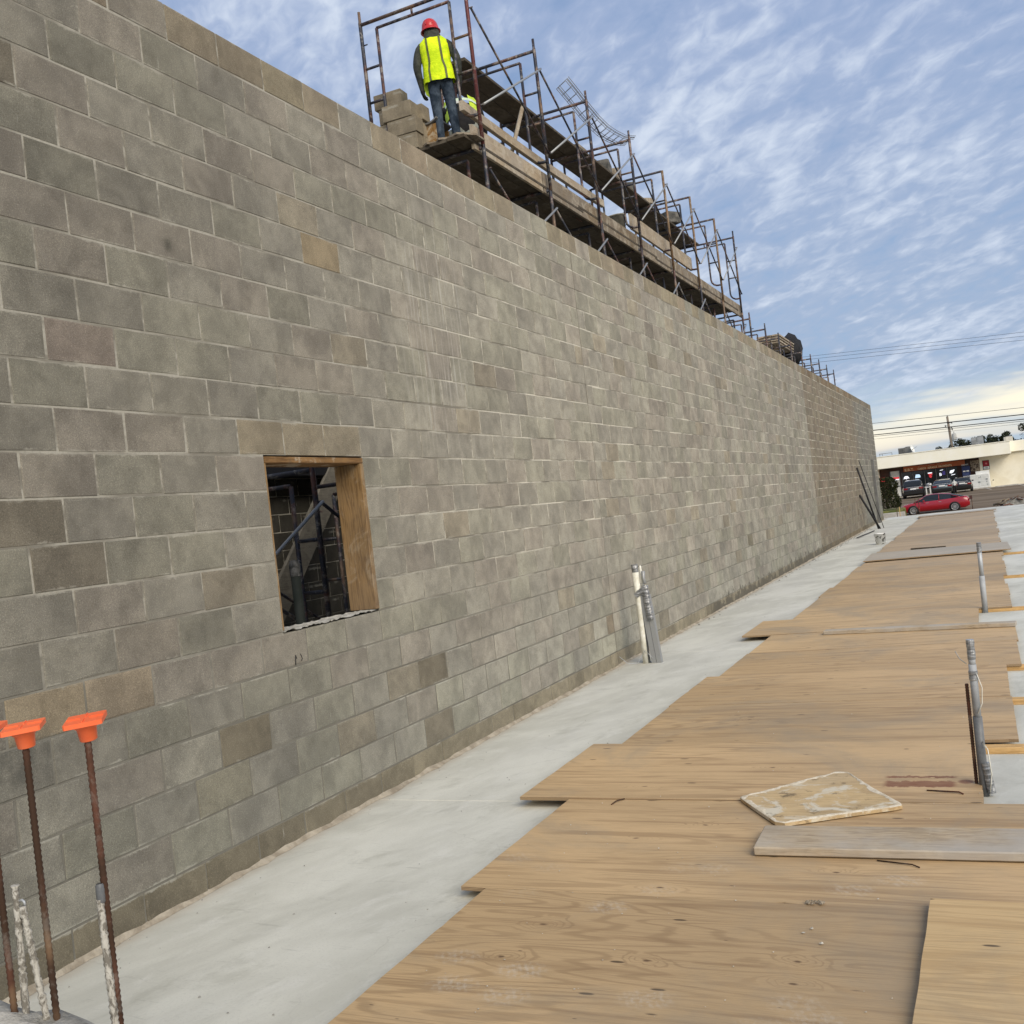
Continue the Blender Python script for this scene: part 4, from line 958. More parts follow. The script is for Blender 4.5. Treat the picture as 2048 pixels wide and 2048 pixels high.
# bucket, leaning bars
def m_pail(n, b):
    a = n.noise(n.pos(), 9, 4, .6, .6); n.L.new(n.mix(n.ss(a, .52, .60), (.82, .82, .80), (.10, .10, .09)), b.inputs['Base Color']); b.inputs['Roughness'].default_value = .5
t = thing('white_bucket', 'white bucket with dark dried splashes standing on the slab', 'bucket', (1.2, 27.3, 0))
MB().lathe([(0, 0), (.115, 0), (.135, .26), (.142, .26), (.142, .275), (.125, .275), (.110, .02), (0, .02)], (1.2, 27.3, 0), 20).build('pail', mat('splashed_pail', m_pail), t)
MB().path([(1.2-.14*math.cos(q), 27.3-.02-.05*math.sin(q), .25-.09*math.sin(q)) for q in [R(18*i) for i in range(11)]], .004, 5).build('handle', M_galv, t)
for (a, b_, r, lab) in (((.42, 35.8, 0), (.02, 35.25, 2.10), .030, 'long black bar leaning on the wall'), ((.47, 35.75, 0), (.02, 35.1, 1.19), .034, 'short black bar leaning on the wall'), ((.57, 36.0, 0), (.02, 36.1, 2.35), .012, 'thin black rod leaning behind the black bars')):
    tag(MB().path([a, b_], r, 6).build('leaning_bar', M_black), lab, 'steel bar', 'steel bars leaning near the far wall end')
tag(MB().box((.002, 40.45, .0), (.10, 40.60, 2.40), M=Matrix.Translation((0, 0, .0))).build('steel_angle', M_acgrey), 'tall dark steel channel standing against the far end of the wall', 'steel channel')
tag(MB().path([(.42, 34.3, .02), (.28, 30.6, .04)], .016, 5).build('loose_bar', M_black), 'dark bar lying on the slab beyond the white bucket', 'steel bar')

# ------------------------------------------------------------------ people
def skin_body(joints, bones, name, regions, mats, sub=1):
    """joints: {name: (pos, radius)}; bones: [(a, b)]; regions: {bone: material index}"""
    names = list(joints); idx = {k: i for i, k in enumerate(names)}
    me = bpy.data.meshes.new(name); me.from_pydata([joints[k][0] for k in names], [(idx[a], idx[b]) for a, b in bones], []); me.update()
    o = bpy.data.objects.new(name, me); COL.objects.link(o)
    sk = o.modifiers.new('skin', 'SKIN'); sk.use_smooth_shade = True
    for i, k in enumerate(names):
        v = me.skin_vertices[0].data[i]; r = joints[k][1]; v.radius = r if isinstance(r, tuple) else (r, r); v.use_root = (i == 0)
    ss = o.modifiers.new('sub', 'SUBSURF'); ss.levels = sub; ss.render_levels = sub
    dg = bpy.context.evaluated_depsgraph_get(); ev = o.evaluated_get(dg); m2 = bpy.data.meshes.new_from_object(ev, depsgraph=dg)
    bpy.data.objects.remove(o); bpy.data.meshes.remove(me)
    m2.materials.clear()
    for m in mats: m2.materials.append(m)
    segs = [(Vector(joints[a][0]), Vector(joints[b][0]), joints[a][1] if not isinstance(joints[a][1], tuple) else max(joints[a][1]), regions.get((a, b), 0)) for a, b in bones]
    for p in m2.polygons:
        c = p.center; best = 1e9; bi = 0
        for a, b, r, mi in segs:
            ab = b-a; t = max(0, min(1, (c-a).dot(ab)/max(1e-9, ab.dot(ab)))); d = (c-(a+ab*t)).length-r*.5
            if d < best: best = d; bi = mi
        p.material_index = bi; p.use_smooth = True
    m2.name = name
    return m2
BM = [M_jeans, M_jacket, M_skin, M_glove, M_boot]
def hand(J, Bn, Rg, side, wrist, d, palm_n):
    """five fingers from the palm, direction d (down the arm), palm normal palm_n"""
    w = Vector(wrist); d = Vector(d).normalized(); pn = Vector(palm_n).normalized(); s = d.cross(pn).normalized()
    J['pl'+side] = (tuple(w+d*.055), (.030, .016)); Bn.append(('wr'+side, 'pl'+side)); Rg[('wr'+side, 'pl'+side)] = 3
    for f, (off, L) in enumerate(((-.030, .072), (-.010, .080), (.011, .075), (.030, .058))):
        a, b, c = 'f%da'%f+side, 'f%db'%f+side, 'f%dc'%f+side
        p0 = w+d*.090+s*off; J[a] = (tuple(p0), .0105); p1 = p0+(d*.8+pn*.35).normalized()*L*.55; J[b] = (tuple(p1), .0095); J[c] = (tuple(p1+(d*.35+pn*.9).normalized()*L*.5), .008)
        for q in (('pl'+side, a), (a, b), (b, c)): Bn.append(q); Rg[q] = 3
    t0 = w+d*.035-s*.034; J['ta'+side] = (tuple(t0), .0115); J['tb'+side] = (tuple(t0+(d*.7-s*.5+pn*.4).normalized()*.045), .0095)
    for q in (('pl'+side, 'ta'+side), ('ta'+side, 'tb'+side)): Bn.append(q); Rg[q] = 3
def person(name, J, Bn, Rg, mats, label, loc, rz):
    t = thing(name, label, 'person', loc, rz); me = skin_body(J, Bn, 'body', Rg, mats); o = link('body', me, t); return t
def shell(rings, seg, name, m, parent, smooth=True, close=False):
    vs = []
    for c, rx, ry, tl in rings:
        for k in range(seg):
            q = 2*math.pi*k/seg; e = .78
            cx_, sy_ = math.cos(q), math.sin(q); X = rx*math.copysign(abs(cx_)**e, cx_); Y = ry*math.copysign(abs(sy_)**e, sy_)
            vs.append((c[0]+X, c[1]+Y, c[2]+tl*Y+.006*math.sin(k*2.1+c[2]*30)))
    N = len(rings); fs = [(i*seg+k, i*seg+(k+1) % seg, (i+1)*seg+(k+1) % seg, (i+1)*seg+k) for i in range(N-1) for k in range(seg)]
    if close: fs += [tuple(range((N-1)*seg, N*seg))]
    m_ = MB(); m_.add(vs, fs, 0, smooth); return m_.build(name, m, parent, local=True)
def hard_hat(c, parent, m=M_hat, tilt=0.):
    M = Matrix.Rotation(tilt, 4, 'X'); t = MB()
    t.lathe([(.150, -.004), (.152, .002), (.128, .012), (.126, .05), (.115, .095), (.088, .135), (.050, .158), (.0, .166)], c, 20, M=M, sx=.88, sy=1.08)
    t.lathe([(.150, -.006), (.120, .004), (.118, .02)], c, 20, M=M, sx=.88, sy=1.08)
    for i in range(-1, 2): t.path([Vector(c)+M @ Vector((.04*i, .125*math.cos(q)*1.05, .02+.142*math.sin(q)*(1-.06*abs(i)))) for q in [R(15+15*k) for k in range(11)]], .008, 5)
    t.prism([(-.10, .10), (-.085, .165), (-.04, .195), (.04, .195), (.085, .165), (.10, .10)], -.008, .000, M=Matrix.Translation(c) @ M)
    return t.build('hard_hat', m, parent, local=True)
# standing worker, back to the camera
J = {'pelvis': ((0, 0, .93), (.155, .105)), 'waist': ((0, .005, 1.06), (.145, .10)), 'chest': ((0, .0, 1.24), (.170, .115)), 'neckb': ((0, .0, 1.41), (.105, .075)), 'neck': ((0, .02, 1.46), .062), 'headb': ((0, .035, 1.50), .080), 'head': ((-.01, .045, 1.56), .092),
     'hipL': ((-.085, 0, .86), .098), 'kneL': ((-.10, .035, .50), .068), 'calL': ((-.105, .01, .33), .064), 'ankL': ((-.11, -.01, .10), .052), 'toeL': ((-.13, .13, .045), .045),
     'hipR': ((.085, 0, .86), .098), 'kneR': ((.095, .02, .50), .068), 'calR': ((.10, -.01, .33), .064), 'ankR': ((.105, -.02, .10), .052), 'toeR': ((.14, .12, .045), .045),
     'shL': ((-.185, -.01, 1.37), .072), 'elL': ((-.265, -.035, 1.10), .058), 'wrL': ((-.245, .03, .845), .038),
     'shR': ((.185, -.01, 1.37), .072), 'elR': ((.275, -.03, 1.11), .058), 'wrR': ((.245, .07, .87), .038)}
Bn = [('pelvis', 'waist'), ('waist', 'chest'), ('chest', 'neckb'), ('neckb', 'neck'), ('neck', 'headb'), ('headb', 'head')]
Rg = {b: 1 for b in Bn}; Rg[('pelvis', 'waist')] = 0
for s in 'LR':
    for a, b, r in (('pelvis', 'hip'+s, 0), ('hip'+s, 'kne'+s, 0), ('kne'+s, 'cal'+s, 0), ('cal'+s, 'ank'+s, 0), ('ank'+s, 'toe'+s, 4), ('chest', 'sh'+s, 1), ('sh'+s, 'el'+s, 1), ('el'+s, 'wr'+s, 1)): Bn.append((a, b)); Rg[(a, b)] = r
hand(J, Bn, Rg, 'L', J['wrL'][0], (.06, .10, -1), (.8, .4, 0)); hand(J, Bn, Rg, 'R', J['wrR'][0], (-.05, .12, -1), (-.8, .4, 0))
w1 = person('person', J, Bn, Rg, BM, 'person standing on the scaffold in yellow vest, dark hoodie, jeans and red hard hat', (-1.80, 11.30, 6.335), R(23)); w1.scale = (.955, .955, .955); w1.rotation_euler = (0, R(-3.2), R(23))
hv = [((0, .0, .865), .205, .158, .10), ((0, .0, .93), .203, .154, .06), ((0, -.005, 1.00), .200, .148, .05), ((0, 0, 1.10), .188, .140, 0), ((0, 0, 1.22), .196, .146, 0), ((0, -.0, 1.32), .200, .142, 0), ((0, 0, 1.39), .190, .130, .05), ((0, .005, 1.445), .135, .105, .1), ((0, .01, 1.475), .105, .095, .1)]
v = shell(hv, 26, 'safety_vest', M_vest, w1)
for sx_, nm in ((-.085, 0), (.085, 0)):
    st = MB(); vs = []
    for c_, rx, ry, tl in hv[:-1]:
        for d in (-.013, .013):
            x = sx_*(1.0+.25*(c_[2] < 1.05))+d; e = 1/.78; q = max(0, 1-abs(x/rx)**(2*e/2*1.0)) ; yb = -ry*(1-min(.999, abs(x/rx))**(2/.78))**(.78/2)
            vs.append((x, c_[1]+yb-.007, c_[2]+tl*yb))
    vs += [(sx_*.95-.013, -.08, 1.435), (sx_*.95+.013, -.08, 1.435), (sx_*.9-.013, -.0, 1.475), (sx_*.9+.013, -.0, 1.475)]
    st.add(vs, [(2*i, 2*i+1, 2*i+3, 2*i+2) for i in range(len(vs)//2-1)]); o = st.build('stripe', M_stripe, v, local=True)
# back panels of vest hanging at the left hip, hoodie collar
p = MB(); p.prism([(-.05, -.03), (.05, -.03), (.06, -.26), (.0, -.31), (-.05, -.24)], -.008, .008, axis='y', M=Matrix.Translation((-.19, .02, 1.0)) @ Matrix.Rotation(R(-8), 4, 'Y')); p.build('vest_flap', M_vest2, w1, local=True)
shell([((0, .005, 1.40), .15, .110, .1), ((0, -.005, 1.455), .118, .100, .08), ((0, .005, 1.50), .104, .098, .05), ((0, .02, 1.55), .098, .098, 0), ((0, .03, 1.60), .09, .095, 0)], 18, 'hood', M_jacket, w1)
hard_hat((-.01, .045, 1.565), w1, tilt=R(4))
for s in (-1, 1):
    p = MB(); p.prism([(-.05, .06), (.05, .06), (.045, -.05), (0, -.07), (-.045, -.05)], -.004, .004, axis='y', M=Matrix.Translation((s*.075, -.119, .90)) @ Matrix.Rotation(R(6), 4, 'X')); p.build('back_pocket', M_jeans, w1, local=True)
# crouching worker beyond
J = {'pelvis': ((0, -.02, .42), (.17, .13)), 'waist': ((0, .06, .56), (.15, .12)), 'chest': ((0, .22, .74), (.18, .13)), 'neckb': ((0, .33, .82), (.11, .08)), 'neck': ((0, .40, .84), .06), 'headb': ((0, .46, .84), .08), 'head': ((0, .50, .80), .09),
     'hipL': ((-.11, .0, .40), .105), 'kneL': ((-.16, .38, .48), .075), 'ankL': ((-.13, .14, .10), .055), 'toeL': ((-.15, .28, .045), .045),
     'hipR': ((.11, .0, .40), .105), 'kneR': ((.18, .34, .34), .075), 'ankR': ((.13, -.05, .12), .055), 'toeR': ((.15, .10, .045), .045),
     'shL': ((-.19, .24, .76), .07), 'elL': ((-.24, .42, .56), .052), 'wrL': ((-.18, .58, .42), .036), 'shR': ((.19, .24, .76), .07), 'elR': ((.25, .40, .55), .052), 'wrR': ((.18, .56, .40), .036)}
Bn = [('pelvis', 'waist'), ('waist', 'chest'), ('chest', 'neckb'), ('neckb', 'neck'), ('neck', 'headb'), ('headb', 'head')]; Rg = {b: 1 for b in Bn}; Rg[('headb', 'head')] = 2; Rg[('pelvis', 'waist')] = 1
for s in 'LR':
    for a, b, r in (('pelvis', 'hip'+s, 0), ('hip'+s, 'kne'+s, 0), ('kne'+s, 'ank'+s, 0), ('ank'+s, 'toe'+s, 4), ('chest', 'sh'+s, 1), ('sh'+s, 'el'+s, 1), ('el'+s, 'wr'+s, 1)): Bn.append((a, b)); Rg[(a, b)] = r
hand(J, Bn, Rg, 'L', J['wrL'][0], (.2, .5, -.6), (.5, .2, -.5)); hand(J, Bn, Rg, 'R', J['wrR'][0], (-.2, .5, -.6), (-.5, .2, -.5))
w2 = person('person', J, Bn, Rg, [M_lpants, M_blkcloth, M_skin, M_glove, M_boot], 'person crouching behind the standing worker in black top, pale trousers and yellow vest', (-1.93, 12.05, 6.31), R(30))
w2.scale = (1.16, 1.16, 1.16)
MV = Matrix.Translation((0, .10, .60)) @ Matrix.Rotation(R(-42), 4, 'X')
for z0_, z1_, m_, nm, ex in ((.0, .30, M_vest2, 'vest_panel', 0),):
    for s in (-1, 1):
        p = MB(); vs = []
        for i in range(7):
            q = R(s*(25+i*14))-R(90); 
            for z in (-.10, .14, .33): vs.append(MV @ Vector((.20*math.cos(q), .155*math.sin(q), z+.02*math.sin(i*2+z*9))))
        p.add(vs, [(3*i+j, 3*i+3+j, 3*i+4+j, 3*i+1+j) for i in range(6) for j in (0, 1)], sm=True); p.build('vest_panel', M_vest2, w2, local=True)
p = MB(); vs = []
for i in range(13):
    q = R(-105+i*17.5)-R(90)
    for z in (.16, .22): vs.append(MV @ Vector((.209*math.cos(q), .165*math.sin(q), z)))
p.add(vs, [(2*i, 2*i+2, 2*i+3, 2*i+1) for i in range(12)], sm=True); p.build('reflective_band', M_stripe_l, w2, local=True)
hard_hat((0, .50, .845), w2, glossy('white_hard_hat', (.55, .55, .50), .3), tilt=R(-25))

# ------------------------------------------------------------------ street beyond: shop, cars, pole, trees
FY, GZ = 112., -.44
shop = thing('corner_shop', 'low cream corner shop with deep fascia, dark glazed front and red lettering banner', 'shop', (0, FY, GZ))
MB().box((-5.9, FY+.02, GZ-.3), (3.72, FY+12, 3.2)).build('dark_front_wall', M_dkwall, shop)
MB().box((3.72, FY-.04, GZ-.3), (30, FY+12, 3.3)).build('cream_wall', M_cream, shop)
MB().box((-5.95, FY-2.0, 2.62), (6.60, FY+12, 3.83), bev=.03).build('fascia', M_fascia, shop)
MB().box((6.60, FY-.35, 2.80), (30, FY+12, 3.86), bev=.03).build('fascia', M_fascia, shop)
MB().box((-6.05, FY-2.05, 3.83), (6.65, FY+12, 3.90)).build('roof_edge', M_fascia, shop)
MB().box((-9.5, FY-1.9, GZ-.3), (-5.75, FY+10, 3.4)).build('side_wall', M_cream, shop)
# red banner with lettering
def text(body, size, loc, m, parent, name='lettering', rx=90, ext=.01, sx=1.):
    cu = bpy.data.curves.new(name, 'FONT'); cu.body = body; cu.size = size; cu.extrude = ext; cu.resolution_u = 2; cu.align_x = 'LEFT'; cu.offset = size*.012
    o = bpy.data.objects.new(name, cu); COL.objects.link(o); bpy.context.view_layer.update()
    dg = bpy.context.evaluated_depsgraph_get(); me = bpy.data.meshes.new_from_object(o.evaluated_get(dg), depsgraph=dg); bpy.data.objects.remove(o); bpy.data.curves.remove(cu)
    me.transform(Matrix.Diagonal((sx, 1, 1, 1))); me.transform(Matrix.Rotation(R(rx), 4, 'X')); me.transform(Matrix.Translation(Vector(loc)-WL[parent.name])); me.materials.clear(); me.materials.append(m)
    o = link(name, me, parent); return o
bn = MB().box((-3.40, FY-.10, 2.06), (2.40, FY-.04, 2.57)).build('banner', M_signred, shop)
text('E.B.T.', .36, (-3.3, FY-.115, 2.11), M_signyel, bn, sx=1.1); text('CARDS  SERVICE  PAYMENTS', .27, (-2.05, FY-.115, 2.11), M_signyel, bn, sx=.93)
text('LUNCH MEAT   MILK', .15, (-2.0, FY-.115, 2.39), mat('banner_lettering_pink', color=(.62, .30, .22)), bn, sx=1.7)
# glazing, door, window signs
for x0, x1 in ((-3.62, -2.62), (-2.55, -1.52), (-1.45, -.42), (-.35, .60), (.67, 1.62)):
    w = MB().box((x0, FY-.03, .05), (x1, FY+.02, 2.0)).build('shop_window', M_glass, shop)
    MB().box((x0-.035, FY-.05, .02), (x0+.012, FY-.0, 2.02)).build('window_frame', M_acgrey, w)
MB().box((-3.66, FY-.05, GZ), (1.66, FY+.01, .05)).build('stall_riser', mat('riser_dark', m_noisy((.03, .03, .03), (.09, .08, .07), 3, .7, 0)), shop)
dr = MB().box((-4.70, FY-.05, GZ+.05), (-3.85, FY-.02, 2.16)).build('door', M_offw, shop)
for a, b_ in (((-4.78, FY-.10, GZ), (-4.70, FY, 2.25)), ((-3.85, FY-.10, GZ), (-3.77, FY, 2.25)), ((-4.78, FY-.10, 2.16), (-3.77, FY, 2.25)), ((-4.70, FY-.08, .62), (-3.85, FY-.04, .70))): MB().box(a, b_).build('door_frame', M_blk if a[2] < 2 else M_offw, dr)
MB().box((-4.62, FY-.06, 1.42), (-3.92, FY-.051, 1.62)).build('door_poster', M_neonr, dr); MB().box((-4.62, FY-.06, 1.34), (-3.92, FY-.051, 1.42)).build('door_poster', M_neonw, dr)
MB().box((-5.72, FY-.08, 1.25), (-5.3, FY-.03, 1.72)).build('wall_sign', M_neonr, shop)
def sign_poly(poly, m, parent=shop, y=FY-.07): return MB().prism(poly, y, y+.02, axis='y').build('window_sign', m, parent)
sign_poly([(-3.50, 1.30), (-3.42, 1.55), (-3.25, 1.62), (-3.05, 1.58), (-2.92, 1.34), (-3.10, 1.38), (-3.22, 1.28), (-3.35, 1.38)], M_neonw)
sign_poly([(-2.38, 1.30), (-2.35, 1.46), (-2.28, 1.66), (-1.95, 1.64), (-1.86, 1.48), (-1.88, 1.32)], M_neonb)
sign_poly([(-1.14, 1.60), (-1.14, 1.70), (-.74, 1.70), (-.74, 1.60)], M_neonw); sign_poly([(-1.10, 1.58), (-.70, 1.58), (-.85, 1.15), (-1.02, 1.22)], M_neonr); text('EX', .30, (-1.10, FY-.085, 1.28), M_poster, shop, 'window_lettering', sx=1.1)
sign_poly([(.02, 1.76), (.32, 1.80), (.32, 1.85), (.02, 1.81)], M_neonw); text('B', .42, (-.08, FY-.085, 1.24), M_neonw, shop, 'window_lettering', sx=1.0); sign_poly([(.22, 1.30), (.48, 1.30), (.50, 1.70), (.24, 1.66)], mat('sign_violet', color=(.10, .08, .35)))
sign_poly([(.88, 1.42), (.98, 1.66), (1.40, 1.72), (1.26, 1.48), (1.06, 1.36)], M_neonw); sign_poly([(1.02, 1.16), (1.40, 1.22), (1.40, 1.27), (1.02, 1.22)], M_neonw)
# blue case, menu board, poster
bc = MB().box((2.05, FY-.75, GZ), (2.80, FY-.06, 1.92), bev=.02).build('drink_case', M_blue, shop)
text('LIGHT', .18, (2.06, FY-.77, 2.0), M_offw, shop, 'wall_lettering', sx=1.3)
for a, b_ in (((2.15, FY-.77, 1.36), (2.38, FY-.755, 1.48)), ((2.46, FY-.77, 1.36), (2.70, FY-.755, 1.48)), ((2.12, FY-.77, .84), (2.76, FY-.755, .93)), ((2.42, FY-.77, .12), (2.70, FY-.755, .30))): MB().box(a, b_).build('case_decal', M_offw, bc)
for i in range(5): MB().box((2.18+.11*i, FY-.77, 1.0), (2.22+.11*i, FY-.755, 1.26)).build('case_decal', mat('case_stripe', color=(.10, .14, .30)), bc)
mb_ = MB().box((2.88, FY-.06, 1.30), (3.70, FY-.02, 2.38)).build('menu_board', M_menu, shop)
ps = MB().box((3.98, FY-.08, 1.34), (4.60, FY-.045, 2.27), bev=.01).build('poster_frame', M_blkcloth, shop)
MB().box((4.02, FY-.09, 1.68), (4.56, FY-.082, 2.23)).build('poster', M_poster, ps); MB().box((4.04, FY-.09, 1.38), (4.56, FY-.082, 1.64)).build('poster_text_panel', M_white, ps)
text('OPEN', .16, (4.10, FY-.10, 1.44), M_blkcloth, ps, 'poster_lettering', sx=.9); sign_poly([(4.20, 1.9), (4.30, 2.06), (4.42, 1.98), (4.36, 1.84)], mat('poster_pink', color=(.7, .2, .2)), ps, FY-.10)
ic = thing('ice_chest', 'white double ice chest standing against the cream shop wall', 'ice chest', (3.6, FY-1, GZ))
MB().box((2.70, FY-1.4, GZ+.06), (4.50, FY-.35, .97), bev=.03).build('cabinet', M_white, ic); MB().box((3.26, FY-1.2, .97), (4.50, FY-.40, 1.26), bev=.02).build('top_box', M_white, ic)
for x0, x1 in ((2.80, 3.56), (3.62, 4.40)):
    MB().box((x0, FY-1.425, .38), (x1, FY-1.402, .92)).build('lid', M_offw, ic); MB().box((x0, FY-1.425, -.25), (x1, FY-1.402, .32)).build('lower_panel', M_offw, ic)
for x, z, s in ((3.52, .62, .05), (3.66, .68, .05), (3.50, .18, .10), (4.20, .42, .09), (4.18, .20, .06), (4.22, -.10, .06)): MB().box((x-s, FY-1.44, z-s*.7), (x+s, FY-1.426, z+s*.7)).build('decal', mat('decal_grey', color=(.22, .24, .24)), ic)
tag(MB().lathe([(0, -.05), (.07, -.03), (.08, .02), (0, .05)], (4.78, FY-.3, .22), 10).build('hose_bib', M_blkcloth), 'small dark fitting on the cream wall beside the ice chest', 'wall fitting')
# kerbs and parking bumpers
pv_ = tag(MB().box((-8, FY-2.3, GZ-.3), (30, FY-.05, GZ+.0)).build('pavement', M_kerb), kind='structure')
for i, (a, b_) in enumerate(((-3.2, -1.6), (-.9, .9), (2.17, 4.19), (4.87, 6.9), (7.6, 9.6))):
    tag(MB().box((a, FY-3.2, GZ-.06), (b_, FY-2.95, GZ+.09), bev=.03).build('parking_bumper', M_kerb), '%s concrete parking bumper before the shop, counted from the left' % ORD[i], 'parking bumper', 'parking bumpers before the shop')
for i, x in enumerate((4.45, 7.3, 10.2)):
    m = MB(); m.add([(x, FY-8.4, GZ-.055-.025), (x+.12, FY-8.4, GZ-.08), (x+.12-.5, FY-3.6, GZ+.018), (x-.5, FY-3.6, GZ+.018)], [(0, 1, 2, 3)]); tag(m.build('parking_line', M_line), kind='structure')
# stand, wreath-like rack before window
t = thing('display_rack', 'white legged display rack by the shop window between the two parked cars', 'rack', (-1.0, 108, -.47))
for x in (-1.28, -.92): MB().box((x-.05, 107.9, -.47), (x+.05, 108.1, .30)).build('leg', M_white, t)
MB().box((-1.36, 107.85, .25), (-.85, 108.1, .36)).build('shelf', M_white, t)
MB().lathe([(0, -.14), (.24, -.10), (.28, .04), (.18, .16), (0, .2)], (-1.0, 108, .50), 10).build('goods', mat('rack_goods', m_noisy((.03, .03, .03), (.75, .75, .75), 9, .7, .2)), t)

# --- cars
def car(label, loc, rz, L, Wd, H, belt, paint, prof, cab, wx, wr, rim_n, cat='car', rear=False, group=None):
    """prof: lower body side outline (x, ztop) pairs; cab: roof outline (x, z). x runs rear(-) to front(+)"""
    t = thing('parked_car', label, cat, loc, rz, group)
    def interp(tb, x):
        if x <= tb[0][0]: return tb[0][1]
        for (a, za), (b, zb) in zip(tb[:-1], tb[1:]):
            if a <= x <= b: return za+(zb-za)*(x-a)/(b-a+1e-9)
        return tb[-1][1]
    n_ = 40; xs = [-L/2+L*i/n_ for i in range(n_+1)]; vs = []; w2 = Wd/2
    for x in xs:
        e = abs(x)/(L/2); w = w2*(1-.16*max(0, (e-.72)/.28)**2); zt = interp(prof, x); zb = .20+.16*max(0, (e-.86)/.14)
        sec = [(0, zb), (w*.86, zb), (w*.97, zb+.10), (w, zb+(zt-zb)*.45), (w*.985, zb+(zt-zb)*.80), (w*.90, zt-.01), (w*.55, zt+.015), (0, zt+.03)]
        vs += [(x, y, z) for y, z in sec]+[(x, -y, z) for y, z in sec[-2:0:-1]]
    k = 14; m = MB(); m.add(vs, [(i*k+j, i*k+(j+1) % k, (i+1)*k+(j+1) % k, (i+1)*k+j) for i in range(n_) for j in range(k)]+[tuple(range(k)), tuple(range(n_*k+k-1, n_*k-1, -1))], sm=True)
    body = m.build('body', paint, t, local=True)
    # greenhouse: glass volume with painted roof skin
    x0, x1 = cab[0][0], cab[-1][0]; n2 = 24; vs = []; vr = []
    for i in range(n2+1):
        x = x0+(x1-x0)*i/n2; zt = interp(cab, x); zb = interp(prof, x)-.03; f = max(0, min(1, (zt-belt)/(H-belt))); wt = w2*(.90-.20*f)
        sec = [(0, zb), (w2*.90, zb), (w2*.885, belt), (wt, zt-.045*f), (wt-.09, zt), (0, zt+.012)]
        vs += [(x, y, z) for y, z in sec]+[(x, -y, z) for y, z in sec[-2:0:-1]]
        vr += [(x, s*y, z) for s, y, z in ((-1, wt+.006, zt-.05*f-.02*f), (-1, wt-.08, zt+.008), (1, 0, zt+.022), (1, wt-.08, zt+.008), (1, wt+.006, zt-.05*f-.02*f))]
    k = 10; m = MB(); m.add(vs, [(i*k+j, i*k+(j+1) % k, (i+1)*k+(j+1) % k, (i+1)*k+j) for i in range(n2) for j in range(k)]+[tuple(range(k)), tuple(range(n2*k+k-1, n2*k-1, -1))], sm=True); m.build('glass', M_glass, t, local=True)
    ia = next(i for i in range(n2+1) if interp(cab, x0+(x1-x0)*i/n2) > H-.14); ib = max(i for i in range(n2+1) if interp(cab, x0+(x1-x0)*i/n2) > H-.14)
    m = MB(); m.add(vr, [(i*5+j, i*5+j+1, i*5+6+j, i*5+5+j) for i in range(ia, ib) for j in range(4)], sm=True); m.build('roof', paint, t, local=True)
    # pillars
    m = MB()
    for s in (-1, 1):
        for xa, xb in ((x0+.02, x0+(x1-x0)*ia/n2), (x1-.02, x0+(x1-x0)*ib/n2), ((x0+x1)/2-.03, (x0+x1)/2-.05)):
            zc = interp(cab, xb)-.06; f = (zc+.06-belt)/(H-belt); m.path([(xa, s*(w2*.905), belt-.03), (xb, s*(w2*(.90-.20*f)+.006), zc)], .032, 4)
    m.build('pillars', paint, t, local=True)
    for x in wx:
        for s in (-1, 1):
            mm_ = Matrix.Translation((x, s*(w2-.10), wr)) @ Matrix.Rotation(R(90), 4, 'X')
            MB().lathe([(0, -.115), (wr*1.13, -.115), (wr*1.13, .113), (0, .113)], (0, 0, 0), 22, M=mm_).build('wheel_arch', M_tyre, t, local=True)
            wm = MB(); wm.lathe([(wr*.68, -.118), (wr*.97, -.118), (wr, -.09), (wr, .09), (wr*.97, .122), (wr*.68, .122)], (0, 0, 0), 22, M=mm_); wh = wm.build('wheel', M_tyre, t, local=True)
            rm = MB(); rm.lathe([(wr*.72, .119), (wr*.66, .123), (wr*.64, .10)], (0, 0, 0), 22, M=mm_); rm.lathe([(wr*.72, -.119), (wr*.66, -.123), (wr*.64, -.10)], (0, 0, 0), 22, M=mm_)
            for q in range(rim_n):
                Mq = mm_ @ Matrix.Rotation(2*math.pi*q/rim_n, 4, 'Z')
                for zz_ in (.118, -.124): rm.box((.02, -.010, zz_), (wr*.68, .010, zz_+.006), M=Mq)
            rm.build('rim', M_rim, wh, local=True)
    # lamps, plate, trim
    for s in (-1, 1):
        zf = interp(prof, L/2-.25); MB().box((L/2-.42, s*w2*.78-.16, zf-.16), (L/2-.10, s*w2*.78+.16, zf-.07), bev=.02).build('headlight', M_headl, t, local=True)
        zr = interp(prof, -L/2+.1); MB().box((-L/2-.012, s*w2*.70-.20, zr-.30), (-L/2+.14, s*w2*.70+.17, zr-.14), bev=.015).build('tail_light', M_taill if not rear else M_headl and M_taill, t, local=True)
        MB().box((.62*(L/5), s*(w2+.05)-.08, belt-.02), (.62*(L/5)+.14, s*(w2+.05)+.08, belt+.11), bev=.02).build('mirror', paint, t, local=True)
        MB().box((-.55, s*(w2*.99)-.01, belt-.14), (-.35, s*(w2*.99)+.012, belt-.11)).build('door_handle', M_chrome, t, local=True)
        MB().box((.35, s*(w2*.99)-.01, belt-.14), (.55, s*(w2*.99)+.012, belt-.11)).build('door_handle', M_chrome, t, local=True)
    MB().box((-L/2-.016, -.26, .62 if not rear else .78), (-L/2, .26, .74 if not rear else .90)).build('number_plate', M_white, t, local=True)
    if rear:
        MB().box((-L/2-.02, -w2*.62, .98), (-L/2, w2*.62, 1.03)).build('trim_bar', M_chrome, t, local=True)
        MB().box((-L/2-.05, -w2*.9, .34), (-L/2+.1, w2*.9, .58), bev=.03).build('bumper', M_tyre, t, local=True)
    return t
